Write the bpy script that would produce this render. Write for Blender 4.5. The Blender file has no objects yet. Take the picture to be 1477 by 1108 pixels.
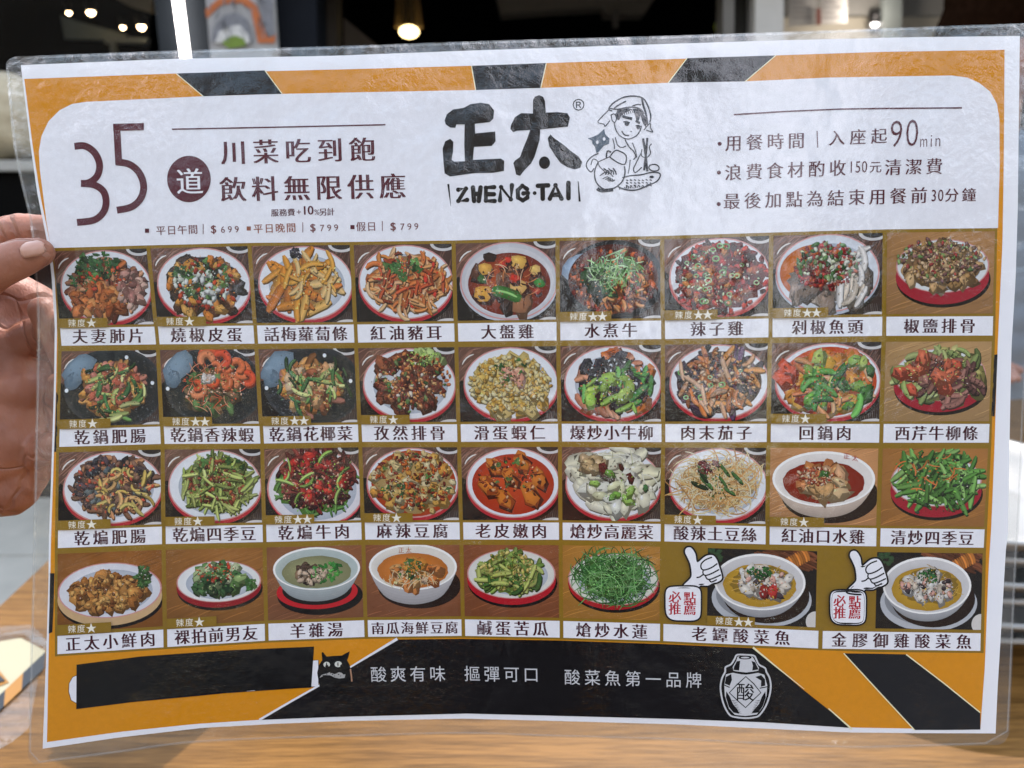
import bpy, bmesh, math, random
import numpy as np
from mathutils import Vector, Matrix
from mathutils.geometry import tessellate_polygon
R = math.radians
random.seed(11)
sc = bpy.context.scene
COL = sc.collection

# ------------------------------------------------------------------ camera, sky, sun, exposure
F, CX, CY = 1115.0, 738.5, 554.0          # focal length and centre of the photograph in its own pixels
PITCH = R(15)
cp, sp = math.cos(PITCH), math.sin(PITCH)
D0 = 0.335
CAM = Vector((0, -D0 * cp, D0 * sp))       # the held menu is at the world origin
cam = bpy.data.cameras.new("camera")
cam.sensor_width = 36; cam.lens = 36 * F / 1477
cam.clip_start = 0.02; cam.clip_end = 300
cam.dof.use_dof = True; cam.dof.focus_distance = 0.334; cam.dof.aperture_fstop = 10.5
camo = bpy.data.objects.new("camera", cam); COL.objects.link(camo)
camo.location = CAM; camo.rotation_euler = (R(90) - PITCH, 0, 0)
sc.camera = camo
SUN_EL, SUN_AZ = 56, 24                    # behind the menu, a little to the right
w = bpy.data.worlds.new("World"); sc.world = w; w.use_nodes = True
nt = w.node_tree; sky = nt.nodes.new("ShaderNodeTexSky"); sky.sky_type = 'NISHITA'; sky.sun_disc = False
sky.sun_elevation = R(SUN_EL); sky.sun_rotation = R(SUN_AZ); sky.air_density = 2.4; sky.dust_density = 0.8
bgn = nt.nodes['Background']; bgn.inputs[1].default_value = 0.15
# scattered bright clouds added all round the sky for the film to reflect
wn, wl = nt.nodes, nt.links
wtc = wn.new('ShaderNodeTexCoord'); sx = wn.new('ShaderNodeSeparateXYZ'); wl.new(wtc.outputs['Generated'], sx.inputs[0])
zz_ = wn.new('ShaderNodeMath'); zz_.operation = 'ADD'; zz_.inputs[1].default_value = .22; wl.new(sx.outputs[2], zz_.inputs[0])
dv = wn.new('ShaderNodeMath'); dv.operation = 'DIVIDE'; dv.inputs[0].default_value = 1; wl.new(zz_.outputs[0], dv.inputs[1])
cv = wn.new('ShaderNodeVectorMath'); cv.operation = 'SCALE'; wl.new(wtc.outputs['Generated'], cv.inputs[0]); wl.new(dv.outputs[0], cv.inputs['Scale'])
cn = wn.new('ShaderNodeTexNoise'); cn.inputs['Scale'].default_value = 1.9; cn.inputs['Detail'].default_value = 8; cn.inputs['Roughness'].default_value = .55; wl.new(cv.outputs[0], cn.inputs['Vector'])
cm = wn.new('ShaderNodeMapRange'); cm.inputs[1].default_value = .50; cm.inputs[2].default_value = .64; wl.new(cn.outputs[0], cm.inputs[0])
up = wn.new('ShaderNodeMapRange'); up.inputs[1].default_value = 0; up.inputs[2].default_value = .06; wl.new(sx.outputs[2], up.inputs[0])
mm_ = wn.new('ShaderNodeMath'); mm_.operation = 'MULTIPLY'; wl.new(cm.outputs[0], mm_.inputs[0]); wl.new(up.outputs[0], mm_.inputs[1])
cx_ = wn.new('ShaderNodeMix'); cx_.data_type = 'RGBA'; cx_.inputs[7].default_value = (13, 13.4, 14.5, 1); wl.new(mm_.outputs[0], cx_.inputs[0]); wl.new(sky.outputs[0], cx_.inputs[6]); wl.new(cx_.outputs[2], bgn.inputs[0])
sl = bpy.data.lights.new("sun", 'SUN'); sl.energy = 2.0; sl.angle = R(0.6); sl.color = (1, .95, .87)
so = bpy.data.objects.new("sun", sl); COL.objects.link(so)
sd = Vector((math.sin(R(SUN_AZ)) * math.cos(R(SUN_EL)), math.cos(R(SUN_AZ)) * math.cos(R(SUN_EL)), math.sin(R(SUN_EL))))
so.rotation_euler = sd.to_track_quat('Z', 'Y').to_euler()
sc.view_settings.view_transform = 'Standard'; sc.view_settings.look = 'None'
sc.view_settings.use_white_balance = True; sc.view_settings.white_balance_temperature = 6750; sc.view_settings.white_balance_tint = 17
sc.view_settings.exposure = 1.35; sc.view_settings.gamma = 1
sc.cycles.transparent_max_bounces = 24
sc.cycles.sample_clamp_indirect = 6

# ------------------------------------------------------------------ helpers
def lin(c):
    if isinstance(c, str): c = tuple(int(c[i:i + 2], 16) for i in (0, 2, 4))
    return tuple(((v / 255) / 12.92 if v / 255 <= .04045 else ((v / 255 + .055) / 1.055) ** 2.4) for v in c)
def raydir(px, py):
    a = (px - CX) / F; b = -(py - CY) / F
    return Vector((a, cp + b * sp, -sp + b * cp))
def at(px, py, Y):                          # world point seen at (px, py) on the vertical plane y = Y
    d = raydir(px, py); return CAM + d * ((Y - CAM.y) / d.y)
def atz(px, py, Z):
    d = raydir(px, py); return CAM + d * ((Z - CAM.z) / d.z)
def atd(px, py, D): return CAM + raydir(px, py) * D
def thing(name, label, cat, loc=(0, 0, 0), group=None):
    o = bpy.data.objects.new(name, None); COL.objects.link(o); o.location = loc
    o['label'] = label; o['category'] = cat
    o.empty_display_size = .01
    if group: o['group'] = group
    return o
def link(name, me, parent=None, mat=None, kind=None, label=None):
    o = bpy.data.objects.new(name, me); COL.objects.link(o)
    if mat is not None:
        if not me.materials: me.materials.append(mat)
    if parent is not None:
        o.parent = parent
        L = Vector((0, 0, 0)); p = parent
        while p is not None: L += Vector(p.location); p = p.parent
        o.location = -L
    if kind: o['kind'] = kind
    if label: o['label'] = label
    return o
def tag(o, label, cat, group=None):
    o['label'] = label; o['category'] = cat
    if group: o['group'] = group
    return o
def newmat(name):
    m = bpy.data.materials.new(name); m.use_nodes = True
    return m, m.node_tree, m.node_tree.nodes['Principled BSDF']
def simple(name, col, rough=.6, metal=0, var=.12, scale=20, bump=0, emit=None, es=0, spec=.5):
    m, t, b = newmat(name); N, L = t.nodes, t.links
    b.inputs['Roughness'].default_value = rough; b.inputs['Metallic'].default_value = metal; b.inputs['Specular IOR Level'].default_value = spec
    tc = N.new('ShaderNodeTexCoord'); nz = N.new('ShaderNodeTexNoise'); nz.inputs['Scale'].default_value = scale
    nz.inputs['Detail'].default_value = 6
    L.new(tc.outputs['Object'], nz.inputs['Vector'])
    mx = N.new('ShaderNodeMix'); mx.data_type = 'RGBA'
    mx.inputs[6].default_value = (*[c * (1 - var) for c in col], 1); mx.inputs[7].default_value = (*[min(1, c * (1 + var)) for c in col], 1)
    L.new(nz.outputs[0], mx.inputs[0]); L.new(mx.outputs[2], b.inputs['Base Color'])
    if bump:
        bp = N.new('ShaderNodeBump'); bp.inputs['Strength'].default_value = bump; bp.inputs['Distance'].default_value = .002
        L.new(nz.outputs[0], bp.inputs['Height']); L.new(bp.outputs[0], b.inputs['Normal'])
    if emit:
        b.inputs['Emission Color'].default_value = (*emit, 1); b.inputs['Emission Strength'].default_value = es
    return m
def mesh(name, vs, fs, smooth=False):
    me = bpy.data.meshes.new(name); me.from_pydata([tuple(v) for v in vs], [], fs)
    if smooth: me.polygons.foreach_set('use_smooth', [True] * len(me.polygons))
    me.update(); return me
def box_mesh(name, x0, x1, y0, y1, z0, z1, bev=.0):
    bm = bmesh.new(); bmesh.ops.create_cube(bm, size=1)
    for v in bm.verts:
        v.co = Vector(((x0 + x1) / 2 + v.co.x * (x1 - x0), (y0 + y1) / 2 + v.co.y * (y1 - y0), (z0 + z1) / 2 + v.co.z * (z1 - z0)))
    if bev: bmesh.ops.bevel(bm, geom=bm.edges[:], offset=bev, segments=2, affect='EDGES')
    me = bpy.data.meshes.new(name); bm.to_mesh(me); bm.free(); return me
def prism(name, front, depth):              # a slab: front outline (world points), pushed back along +y
    n = len(front); vs = list(front) + [Vector(p) + Vector((0, depth, 0)) for p in front]
    fs = [tuple(range(n)), tuple(range(2 * n - 1, n - 1, -1))] + [(i, i + n, (i + 1) % n + n, (i + 1) % n) for i in range(n)]
    return mesh(name, vs, fs)
def lathe(name, prof, cx, cy, n=64, smooth=True):
    vs, fs = [], []
    for r, z in prof:
        for k in range(n):
            a = 2 * math.pi * k / n; vs.append((cx + r * math.cos(a), cy + r * math.sin(a), z))
    for i in range(len(prof) - 1):
        for k in range(n):
            fs.append((i * n + k, i * n + (k + 1) % n, (i + 1) * n + (k + 1) % n, (i + 1) * n + k))
    me = mesh(name, vs, fs, smooth); return me

# ------------------------------------------------------------------ the bent sheet
_hx = np.array([15, 61, 250, 500, 666, 801, 980, 1136, 1227, 1436, 1477.])
_hy = np.array([989, 986, 969, 961, 963, 970, 981, 994.5, 1001, 1005, 1005.])
_pf = np.polyfit((_hx - 740) / 700, _hy, 4)
def depth(px, py):
    h = np.polyval(_pf, (np.asarray(px, float) - 740) / 700)
    v = (np.asarray(py, float) - 554) / 1000
    wav = .00012 * np.sin(np.asarray(px) / 95. + v * 3) * (.3 + (v + .5)) + .0007 * np.sin(np.asarray(px) / 210. - v * 5 + 1)
    return D0 * 963 / h * (1 + .045 * v) + wav
def sheet(P, lift):                         # (n,2) sheet coordinates + lift towards the viewer side -> (n,3)
    P = np.asarray(P, float); d = depth(P[:, 0], P[:, 1]) - np.asarray(lift)
    a = (P[:, 0] - CX) / F; b = -(P[:, 1] - CY) / F
    return np.stack([CAM.x + a * d, CAM.y + (cp + b * sp) * d, CAM.z + (-sp + b * cp) * d], 1)

m, t, b = newmat("print_ink")               # everything printed: the colour rides on the geometry
N, L = t.nodes, t.links
at_ = N.new('ShaderNodeAttribute'); at_.attribute_name = 'ink'
tc = N.new('ShaderNodeTexCoord')
n1 = N.new('ShaderNodeTexNoise'); n1.inputs['Scale'].default_value = 2600; n1.inputs['Detail'].default_value = 3
n2 = N.new('ShaderNodeTexNoise'); n2.inputs['Scale'].default_value = 420; n2.inputs['Detail'].default_value = 6
L.new(tc.outputs['Object'], n1.inputs['Vector']); L.new(tc.outputs['Object'], n2.inputs['Vector'])
ad = N.new('ShaderNodeMath'); ad.operation = 'ADD'; L.new(n1.outputs[0], ad.inputs[0]); L.new(n2.outputs[0], ad.inputs[1])
mr = N.new('ShaderNodeMapRange'); mr.inputs[1].default_value = .6; mr.inputs[2].default_value = 1.4
mr.inputs[3].default_value = .93; mr.inputs[4].default_value = 1.07
L.new(ad.outputs[0], mr.inputs[0])
vm = N.new('ShaderNodeVectorMath'); vm.operation = 'SCALE'; L.new(at_.outputs['Color'], vm.inputs[0]); L.new(mr.outputs[0], vm.inputs['Scale'])
L.new(vm.outputs[0], b.inputs['Base Color']); b.inputs['Roughness'].default_value = .75
b.inputs['Specular IOR Level'].default_value = 0
INK = m
INKF = 1.0
class Ink:
    def __init__(s): s.v, s.l, s.c, s.f = [], [], [], []
    def poly(s, pts, col, lift):
        i = len(s.v); n = len(pts)
        s.v += pts; s.l += [lift] * n; s.c += [col] * n; s.f.append(tuple(range(i, i + n)))
    def fan(s, c, ring, cc, cr, lift):
        n = len(ring); rad = max(math.dist(c, p) for p in ring)
        if rad > 16:                          # long spokes are cut so that the print follows the bend
            m_ = int(rad / 12) + 1; prev = None
            for j in range(1, m_ + 1):
                u = j / m_; i = len(s.v)
                s.v += [(c[0] + (p[0] - c[0]) * u, c[1] + (p[1] - c[1]) * u) for p in ring]; s.l += [lift] * n
                s.c += [tuple(a + (b_ - a) * u for a, b_ in zip(cc, cr))] * n
                if prev is None: s.f.append(tuple(range(i, i + n)))
                else:
                    for k in range(n): s.f.append((prev + k, i + k, i + (k + 1) % n, prev + (k + 1) % n))
                prev = i
            return
        i = len(s.v)
        s.v.append(c); s.v += ring; s.l += [lift] * (n + 1); s.c.append(cc); s.c += [cr] * n
        for k in range(n): s.f.append((i, i + 1 + k, i + 1 + (k + 1) % n))
    def big(s, pts, col, lift, step=26):
        tri = tessellate_polygon([[Vector((p[0], p[1], 0)) for p in pts]])
        T = [tuple(pts[k] for k in tr) for tr in tri]
        out = []
        while T:
            a, b_, c = T.pop()
            e = [math.dist(a, b_), math.dist(b_, c), math.dist(c, a)]; k = e.index(max(e))
            if e[k] < step: out.append((a, b_, c)); continue
            if k == 1: a, b_, c = b_, c, a
            elif k == 2: a, b_, c = c, a, b_
            mm = ((a[0] + b_[0]) / 2, (a[1] + b_[1]) / 2)
            T += [(a, mm, c), (mm, b_, c)]
        for tr in out: s.poly(list(tr), col, lift)
    def line(s, pts, wd, col, lift, w1=None, closed=False):
        P = [Vector((p[0], p[1])) for p in pts]; n = len(P)
        if closed: P.append(P[0]); n += 1
        Q = []
        for i in range(n - 1):
            k = max(1, int((P[i + 1] - P[i]).length / 30))
            for j in range(k): Q.append(P[i].lerp(P[i + 1], j / k))
        Q.append(P[-1]); n = len(Q); L_, R_ = [], []
        for i in range(n):
            if closed and i in (0, n - 1): tn = (Q[1] - Q[0]).normalized() + (Q[-1] - Q[-2]).normalized()
            else: tn = (Q[min(i + 1, n - 1)] - Q[max(i - 1, 0)])
            if tn.length < 1e-6: tn = Vector((1, 0))
            tn.normalize(); nn = Vector((-tn.y, tn.x)); ww = wd if w1 is None else wd + (w1 - wd) * i / (n - 1)
            L_.append(tuple(Q[i] + nn * ww / 2)); R_.append(tuple(Q[i] - nn * ww / 2))
        for i in range(n - 1): s.poly([L_[i], L_[i + 1], R_[i + 1], R_[i]], col, lift)
    def disc(s, x, y, rx, ry, col, lift, n=28, rot=0):
        ring = []
        for k in range(n):
            a = 2 * math.pi * k / n; u, v_ = rx * math.cos(a), ry * math.sin(a)
            ring.append((x + u * math.cos(rot) - v_ * math.sin(rot), y + u * math.sin(rot) + v_ * math.cos(rot)))
        s.fan((x, y), ring, col, col, lift)
    def build(s, name, parent, label=None):
        V = sheet(np.array(s.v), np.array(s.l))
        V -= np.array(CAM); V += np.array(CAM)
        me = bpy.data.meshes.new(name); me.from_pydata(V.tolist(), [], s.f)
        ca = me.color_attributes.new('ink', 'FLOAT_COLOR', 'POINT')
        C = np.ones((len(s.c), 4), np.float32); C[:, :3] = np.clip(np.array(s.c) * INKF, .002, .86)
        ca.data.foreach_set('color', C.ravel()); me.materials.append(INK)
        return link(name, me, parent, label=label)
def smooth_pts(pts, k=5, closed=False):     # Catmull-Rom through the points
    n = len(pts); out = []
    rng = range(n) if closed else range(n - 1)
    for i in rng:
        g = lambda j: Vector(pts[j % n]) if closed else Vector(pts[max(0, min(n - 1, j))])
        p0, p1, p2, p3 = g(i - 1), g(i), g(i + 1), g(i + 2)
        for j in range(k):
            u = j / k
            q = .5 * ((2 * p1) + (p2 - p0) * u + (2 * p0 - 5 * p1 + 4 * p2 - p3) * u * u + (3 * p1 - p0 - 3 * p2 + p3) * u ** 3)
            out.append((q.x, q.y))
    if not closed: out.append(tuple(pts[-1]))
    return out

_gl = {}
def glyph(ch, off=0.0):
    if (ch, off) in _gl: return _gl[(ch, off)]
    c = bpy.data.curves.new("g", "FONT"); c.body = ch; c.size = 1; c.resolution_u = 3; c.offset = off
    o = bpy.data.objects.new("g", c); COL.objects.link(o)
    dg = bpy.context.evaluated_depsgraph_get(); me = bpy.data.meshes.new_from_object(o.evaluated_get(dg))
    V = [(v.co.x, v.co.y) for v in me.vertices]; Fs = [tuple(p.vertices) for p in me.polygons]
    bpy.data.objects.remove(o); bpy.data.curves.remove(c); bpy.data.meshes.remove(me)
    _gl[(ch, off)] = (V, Fs); return V, Fs
def vslope(x):
    return float(np.interp(x, [0, 80, 600, 955, 1430], [.05, .045, .04, 0, -.036]))
def putglyph(ink, ch, x, y, size, col, lift, dx=(1, 0), dy=None, bold=.0, sx=1, off=0.0, centre=None):
    V, Fs = glyph(ch, off)
    if not V: return
    if dy is None: dy = (vslope(x), 1)
    if centre is None:
        if ord(ch) > 0x2e00: cx, cy = .5, .37
        else:
            xs = [v[0] for v in V]; cx, cy = (min(xs) + max(xs)) / 2, .345
    else: cx, cy = centre
    shifts = [0] if not bold else [-bold, bold]
    for k, sh in enumerate(shifts):
        i = len(ink.v)
        for vx, vy in V:
            a = (vx - cx + sh) * size * sx; b_ = -(vy - cy) * size
            ink.v.append((x + a * dx[0] + b_ * dy[0], y + a * dx[1] + b_ * dy[1]))
            ink.l.append(lift + k * 2e-6); ink.c.append(col)
        for f in Fs: ink.f.append(tuple(i + q for q in f))
def text(ink, s, x0, y0, x1, y1, size, col, lift, bold=.022, off=-.008, sx=1):
    n = len(s); L_ = math.dist((x0, y0), (x1, y1)) or 1
    dx = ((x1 - x0) / L_, (y1 - y0) / L_) if n > 1 else (1, -.02)
    for i, ch in enumerate(s):
        u = i / (n - 1) if n > 1 else 0
        putglyph(ink, ch, x0 + (x1 - x0) * u, y0 + (y1 - y0) * u, size, col, lift, dx, None, bold, sx, off)

WHITE = lin((233, 232, 236)); MAROON = lin((88, 34, 46)); ORANGE = lin((216, 140, 18)); GOLD = lin((140, 108, 30))
BLACK = lin((22, 22, 26)); RED = lin((176, 22, 40))
menu = thing("menu", "large laminated menu with rows of dish photographs, held upright over the table", "menu", (0, .02, -.155))

# paper
def coons(top, right, bottom, left, nu, nv):
    def res(P, n):
        P = np.array(P, float); s = np.r_[0, np.cumsum(np.hypot(*np.diff(P, axis=0).T))]; s /= s[-1]
        q = np.linspace(0, 1, n); return np.stack([np.interp(q, s, P[:, 0]), np.interp(q, s, P[:, 1])], 1)
    T, B, Lf, Rt = res(top, nu + 1), res(bottom, nu + 1), res(left, nv + 1), res(right, nv + 1)
    u = np.linspace(0, 1, nu + 1)[None, :, None]; v = np.linspace(0, 1, nv + 1)[:, None, None]
    G = (1 - v) * T[None] + v * B[None] + (1 - u) * Lf[:, None] + u * Rt[:, None] \
        - ((1 - u) * (1 - v) * T[0] + u * (1 - v) * T[-1] + (1 - u) * v * B[0] + u * v * B[-1])
    return G.reshape(-1, 2), [(j * (nu + 1) + i, (j + 1) * (nu + 1) + i, (j + 1) * (nu + 1) + i + 1, j * (nu + 1) + i + 1) for j in range(nv) for i in range(nu)]
P_TOP = [(30, 94), (250, 85), (480, 80.6), (680, 73), (977, 63), (1136, 58), (1300, 54), (1471, 52)]
P_BOT = [(61.6, 1080), (170, 1064), (291, 1050), (400, 1044), (500, 1040), (666, 1036.6), (801.6, 1040), (980, 1045), (1102, 1051), (1227, 1056.6), (1319, 1057.6), (1436, 1058)]
P_LEFT = [(30, 94), (44, 210), (54, 280), (68, 349), (74, 394), (79, 470), (78, 551), (75, 650), (70.5, 780), (70, 837), (66.6, 946), (61.6, 1080)]
P_RIGHT = [(1471, 52), (1468, 300), (1465, 400), (1459, 500), (1455.6, 662), (1454, 771), (1451, 790), (1446, 876), (1439, 991), (1436, 1058)]
G, Fc = coons(P_TOP, P_RIGHT, P_BOT, P_LEFT, 120, 80)
pap = sheet(G, 0)
n_ = len(G); back = sheet(G, -.00018)
me = mesh("paper", np.r_[pap, back].tolist(), [f for f in Fc] + [tuple(q + n_ for q in reversed(f)) for f in Fc], True)
mp = simple("paper", lin((236, 236, 240)), .7, var=.02, scale=60)
link("paper_sheet", me, menu, mp)

# printed border
Z = 4e-5
ink = Ink()
PR_TOP = [(35, 114), (254, 106), (500, 100), (680, 95), (788, 91), (980, 85), (1119, 80), (1268, 75), (1449, 72)]
PR_RIGHT = [(1449, 72), (1447.8, 237), (1446, 350), (1439, 500), (1434.5, 645), (1430, 757), (1426, 819), (1420.5, 962), (1414, 1052.5)]
PR_BOT = [(67.7, 1070.5), (170, 1056), (281, 1044.4), (380, 1038), (480, 1034), (673, 1029), (818.5, 1032.6), (980, 1037), (1102, 1041.7), (1227, 1049.5), (1414, 1052.5)]
PR_LEFT = [(35, 114), (47, 210), (57.7, 280), (72, 350), (78.5, 394), (82.5, 470), (81, 551), (78, 650), (73.5, 780), (72.5, 837), (70, 946), (67.7, 1070.5)]
G, Fc = coons(PR_TOP, PR_RIGHT, PR_BOT, PR_LEFT, 60, 44)
ink.v = [tuple(p) for p in G]; ink.l = [Z] * len(G); ink.c = [ORANGE] * len(G); ink.f = [tuple(reversed(f)) for f in Fc]
ink.build("orange_border", menu)
gt = [(74, 358), (213.5, 354), (359.5, 350.5), (507, 349), (654, 347), (804, 343), (955, 340.5), (1112.5, 335.5), (1276.5, 331), (1438.5, 329)]
panel = [(73, 356), (67, 320), (62, 280), (57.5, 245), (56, 218), (60, 196), (70, 175), (86, 159), (104, 150), (125, 147), (293, 139), (407, 135.5), (480, 134), (686, 130), (780, 127), (964, 119.5),
         (1075, 117.5), (1194, 112), (1373, 109), (1395, 112), (1412, 119.5), (1428, 132), (1438, 150), (1441.5, 172), (1442, 237), (1439.5, 329)]
ink = Ink(); ink.big(panel + gt[::-1][1:], WHITE, Z * 2); ink.build("header_panel", menu)
st = [[(254, 106), (318, 104), (382, 101.6), (407, 135.5), (350, 137), (293, 139)],
      [(680, 95), (735, 93), (788, 91), (780, 127), (730, 128.5), (686, 130)],
      [(991, 84), (1055, 82), (1119, 80), (1075, 117.5), (1020, 118.4), (964, 119.5)],
      [(1433.8, 512), (1438.9, 511), (1437, 556), (1434.6, 601), (1429.6, 600), (1432, 556)],
      [(81, 566), (84, 566), (83.5, 610), (81, 652), (78, 652), (80, 610)],
      [(72.2, 827), (78.5, 827), (77.5, 870), (75.5, 912), (70.3, 914), (71.5, 870)],
      [(1217, 942.5), (1262, 943), (1307, 944), (1362, 986), (1414, 1028), (1414, 1052.5), (1365, 1053), (1319, 1053), (1268, 998)]]
CREAM = lin((250, 232, 190))
for q in st:
    ink = Ink(); ink.big(q, BLACK, Z * 3)
    if q[0][1] < 120:
        ink.line([q[0], q[5]], 1.3, CREAM, Z * 4); ink.line([q[2], q[3]], 1.3, CREAM, Z * 4)
    if q[0][0] == 1217:
        ink.line([q[0], q[8], q[7]], 1.6, CREAM, Z * 4); ink.line([q[2], q[3], q[4]], 1.6, CREAM, Z * 4)
    ink.build("black_stripe", menu)

# ------------------------------------------------------------------ header lettering
ink = Ink(); z = Z * 5
def Z1(x, y): return (x / 2.954, y / 2.954)
three = smooth_pts([Z1(317, 624), Z1(360, 622), Z1(402, 650), Z1(424, 700), Z1(414, 750), Z1(380, 778), Z1(345, 782)], 6)
three2 = smooth_pts([Z1(345, 782), Z1(400, 788), Z1(440, 815), Z1(452, 860), Z1(440, 905), Z1(400, 938), Z1(328, 948)], 6)
ink.line(three, 10, MAROON, z); ink.line(three2, 10, MAROON, z + 1e-6)
ink.line([Z1(613, 540), Z1(482, 543)], 10.5, MAROON, z); ink.line([Z1(497, 535), Z1(506, 700)], 10, MAROON, z + 1e-6)
ink.line(smooth_pts([Z1(494, 690), Z1(550, 700), Z1(592, 735), Z1(612, 790), Z1(600, 845), Z1(560, 882), Z1(498, 896)], 6), 10, MAROON, z + 2e-6)
ink.build("price_numeral", menu, "tall maroon number 35")
ink = Ink(); ink.disc(272.5, 258.3, 31.5, 33.5, MAROON, z, 48); putglyph(ink, "道", 273.5, 262, 40, WHITE, z + 1e-5, (1, -.01), None, .012)
ink.build("round_badge", menu)
ink = Ink(); ink.line([(248, 186.5), (400, 183.5), (556, 180)], 2, MAROON, z); ink.build("header_rule", menu); ink = Ink()
ink.line([(1058.6, 165.5), (1130, 161), (1210, 157.5), (1271, 156.5), (1387.6, 155.7)], 2.1, MAROON, z); ink.build("header_rule", menu)
ink = Ink()
text(ink, "川菜吃到飽", 337, 220, 522.3, 216, 38, MAROON, z, .03, -.006)
text(ink, "飲料無限供應", 336, 273.5, 566.3, 269, 39, MAROON, z, .03, -.006)
text(ink, "服務費", 396.5, 307, 420, 306.4, 11.5, MAROON, z, .02, 0)
text(ink, "+", 431, 306, 431, 306, 13, MAROON, z, 0, 0)
text(ink, "10", 439.5, 303.5, 448, 303.3, 18, MAROON, z, .02, 0); text(ink, "%", 457, 306, 457, 306, 11, MAROON, z, 0, 0)
text(ink, "另計", 466, 306, 477, 305.6, 11.5, MAROON, z, .02, 0)
ink.build("headline_lettering", menu)
ink = Ink(); T2 = lin((120, 70, 70)); T3 = lin((150, 84, 62))
for x, y, c in ((212, 332.8, MAROON), (358.8, 329.7, T3), (508.4, 327.7, MAROON)): ink.poly([(x - 3, y - 3), (x + 3, y - 3), (x + 3, y + 3), (x - 3, y + 3)], c, z)
text(ink, "平日午間", 232, 332.7, 278.3, 331, 14.5, T2, z, .01, 0); text(ink, "平日晚間", 372.4, 330, 419.8, 328.6, 14.5, T3, z, .01, 0)
text(ink, "假日", 520.6, 327, 535.9, 326.7, 14.5, T2, z, .01, 0)
for x, y in ((293, 330.6), (436.7, 328.2), (551.4, 326.5)): ink.line([(x, y - 7.5), (x, y + 7)], 1, T2, z)
for x, y, d in ((308, 330.5, "699"), (451.3, 328.3, "799"), (567, 326.5, "799")):
    text(ink, "$", x, y, x, y, 16, T2, z, .02, 0); text(ink, d, x + 13.5, y + .6, x + 33.5, y + .2, 13.5, T2, z, .0, 0)
ink.build("price_lettering", menu)
ink = Ink()
for x, y in ((1038, 207.5), (1037, 249), (1036.6, 294.5)): ink.disc(x, y, 3, 3, MAROON, z, 12)
text(ink, "用餐時間", 1058.2, 206.5, 1148.6, 203, 25, MAROON, z, .02, -.006); ink.line([(1178.5, 189), (1179.5, 213)], 1.4, MAROON, z)
text(ink, "入座起", 1207, 199, 1268, 196.3, 24, MAROON, z, .02, -.006)
text(ink, "90", 1293, 193, 1315.8, 191.5, 57, MAROON, z, 0, -.012, .72)
text(ink, "m", 1332.5, 203, 1332.5, 203, 27, MAROON, z, 0, -.01, .58); text(ink, "i", 1343.4, 202.6, 1343.4, 202.6, 27, MAROON, z, 0, -.01, .7); text(ink, "n", 1353, 202, 1353, 202, 27, MAROON, z, 0, -.01, .7)
text(ink, "浪費食材酌收", 1057.6, 249, 1208, 242.5, 25, MAROON, z, .02, -.006); text(ink, "150", 1228, 241, 1247, 240.5, 24, MAROON, z, 0, 0, .72); text(ink, "元", 1263, 241, 1263, 241, 18, MAROON, z, 0.01, 0)
text(ink, "清潔費", 1288.4, 241.5, 1347.7, 240, 25, MAROON, z, .02, -.006)
text(ink, "最後加點為結束用餐前", 1055.5, 290.5, 1325.7, 282, 25, MAROON, z, .02, -.006); text(ink, "30", 1347, 282, 1357, 281.8, 24, MAROON, z, 0, 0, .72)
text(ink, "分鐘", 1373, 281.6, 1397.8, 281.2, 21, MAROON, z, .01, 0)
ink.build("rules_lettering", menu)

# ------------------------------------------------------------------ brush logo
def Z2(p): return (625 + p[0] / 6.157, 130 + p[1] / 6.157)
ink = Ink(); K = lin((16, 15, 18))
zh = [(100, 270), (120, 215), (175, 172), (270, 158), (330, 125), (420, 112), (495, 125), (540, 180), (533, 255), (500, 285), (368, 300), (372, 385), (550, 368), (553, 455), (520, 495), (362, 505), (350, 620), (600, 608), (630, 630), (628, 718), (530, 735), (370, 738), (150, 768), (100, 740), (90, 640), (82, 520), (105, 455), (150, 433), (178, 460), (175, 545), (162, 620), (185, 635), (280, 632), (275, 480), (278, 305), (205, 305), (195, 335), (150, 333), (110, 305)]
tai = [(885, 90), (900, 60), (940, 45), (975, 60), (993, 100), (998, 200), (1100, 195), (1190, 205), (1213, 245), (1195, 325), (1100, 335), (950, 350), (945, 440), (900, 590), (870, 650), (810, 710), (770, 762), (735, 750), (725, 700), (710, 650), (725, 625), (770, 595), (800, 510), (830, 440), (860, 355), (740, 362), (710, 375), (684, 345), (690, 310), (725, 240), (780, 205), (885, 208)]
dot = [(1015, 430), (1040, 393), (1070, 425), (1150, 480), (1220, 540), (1290, 590), (1322, 640), (1305, 690), (1255, 705), (1190, 685), (1130, 650), (1080, 580), (1030, 500)]
for s_ in (zh, tai, dot): ink.big([Z2(p) for p in s_], K, z, 30)
x, y = Z2((987, 645)); ink.disc(x, y, 8, 9, K, z)
for L_ in ([(222, 885), (290, 875), (222, 985), (300, 975)], [(352, 865), (362, 985)], [(420, 865), (403, 985)], [(357, 920), (412, 925)], [(540, 862), (467, 868), (467, 982), (545, 985)], [(470, 925), (538, 925)],
           [(592, 980), (602, 862), (688, 970), (698, 845)], [(832, 880), (790, 850), (750, 890), (752, 955), (795, 980), (835, 955), (840, 915), (800, 918)], [(928, 850), (1020, 846)], [(970, 855), (972, 965)],
           [(1035, 965), (1085, 845), (1138, 965)], [(1060, 930), (1115, 930)], [(1200, 825), (1200, 960)]):
    ink.line([Z2(p) for p in L_], 6.6, K, z + 2e-6)
    for p in L_: q = Z2(p); ink.disc(q[0], q[1], 3.3, 3.3, K, z + 3e-6, 12)
q = Z2((900, 915)); ink.disc(q[0], q[1], 2.8, 2.8, K, z, 12)
ink.line([Z2((133, 835)), Z2((155, 1030))], 3, K, z, .4); ink.line([Z2((1286, 810)), Z2((1300, 990))], 1, K, z, 3)
text(ink, "®", 834.5, 151.5, 834.5, 151.5, 23, K, z, 0, 0)
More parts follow.
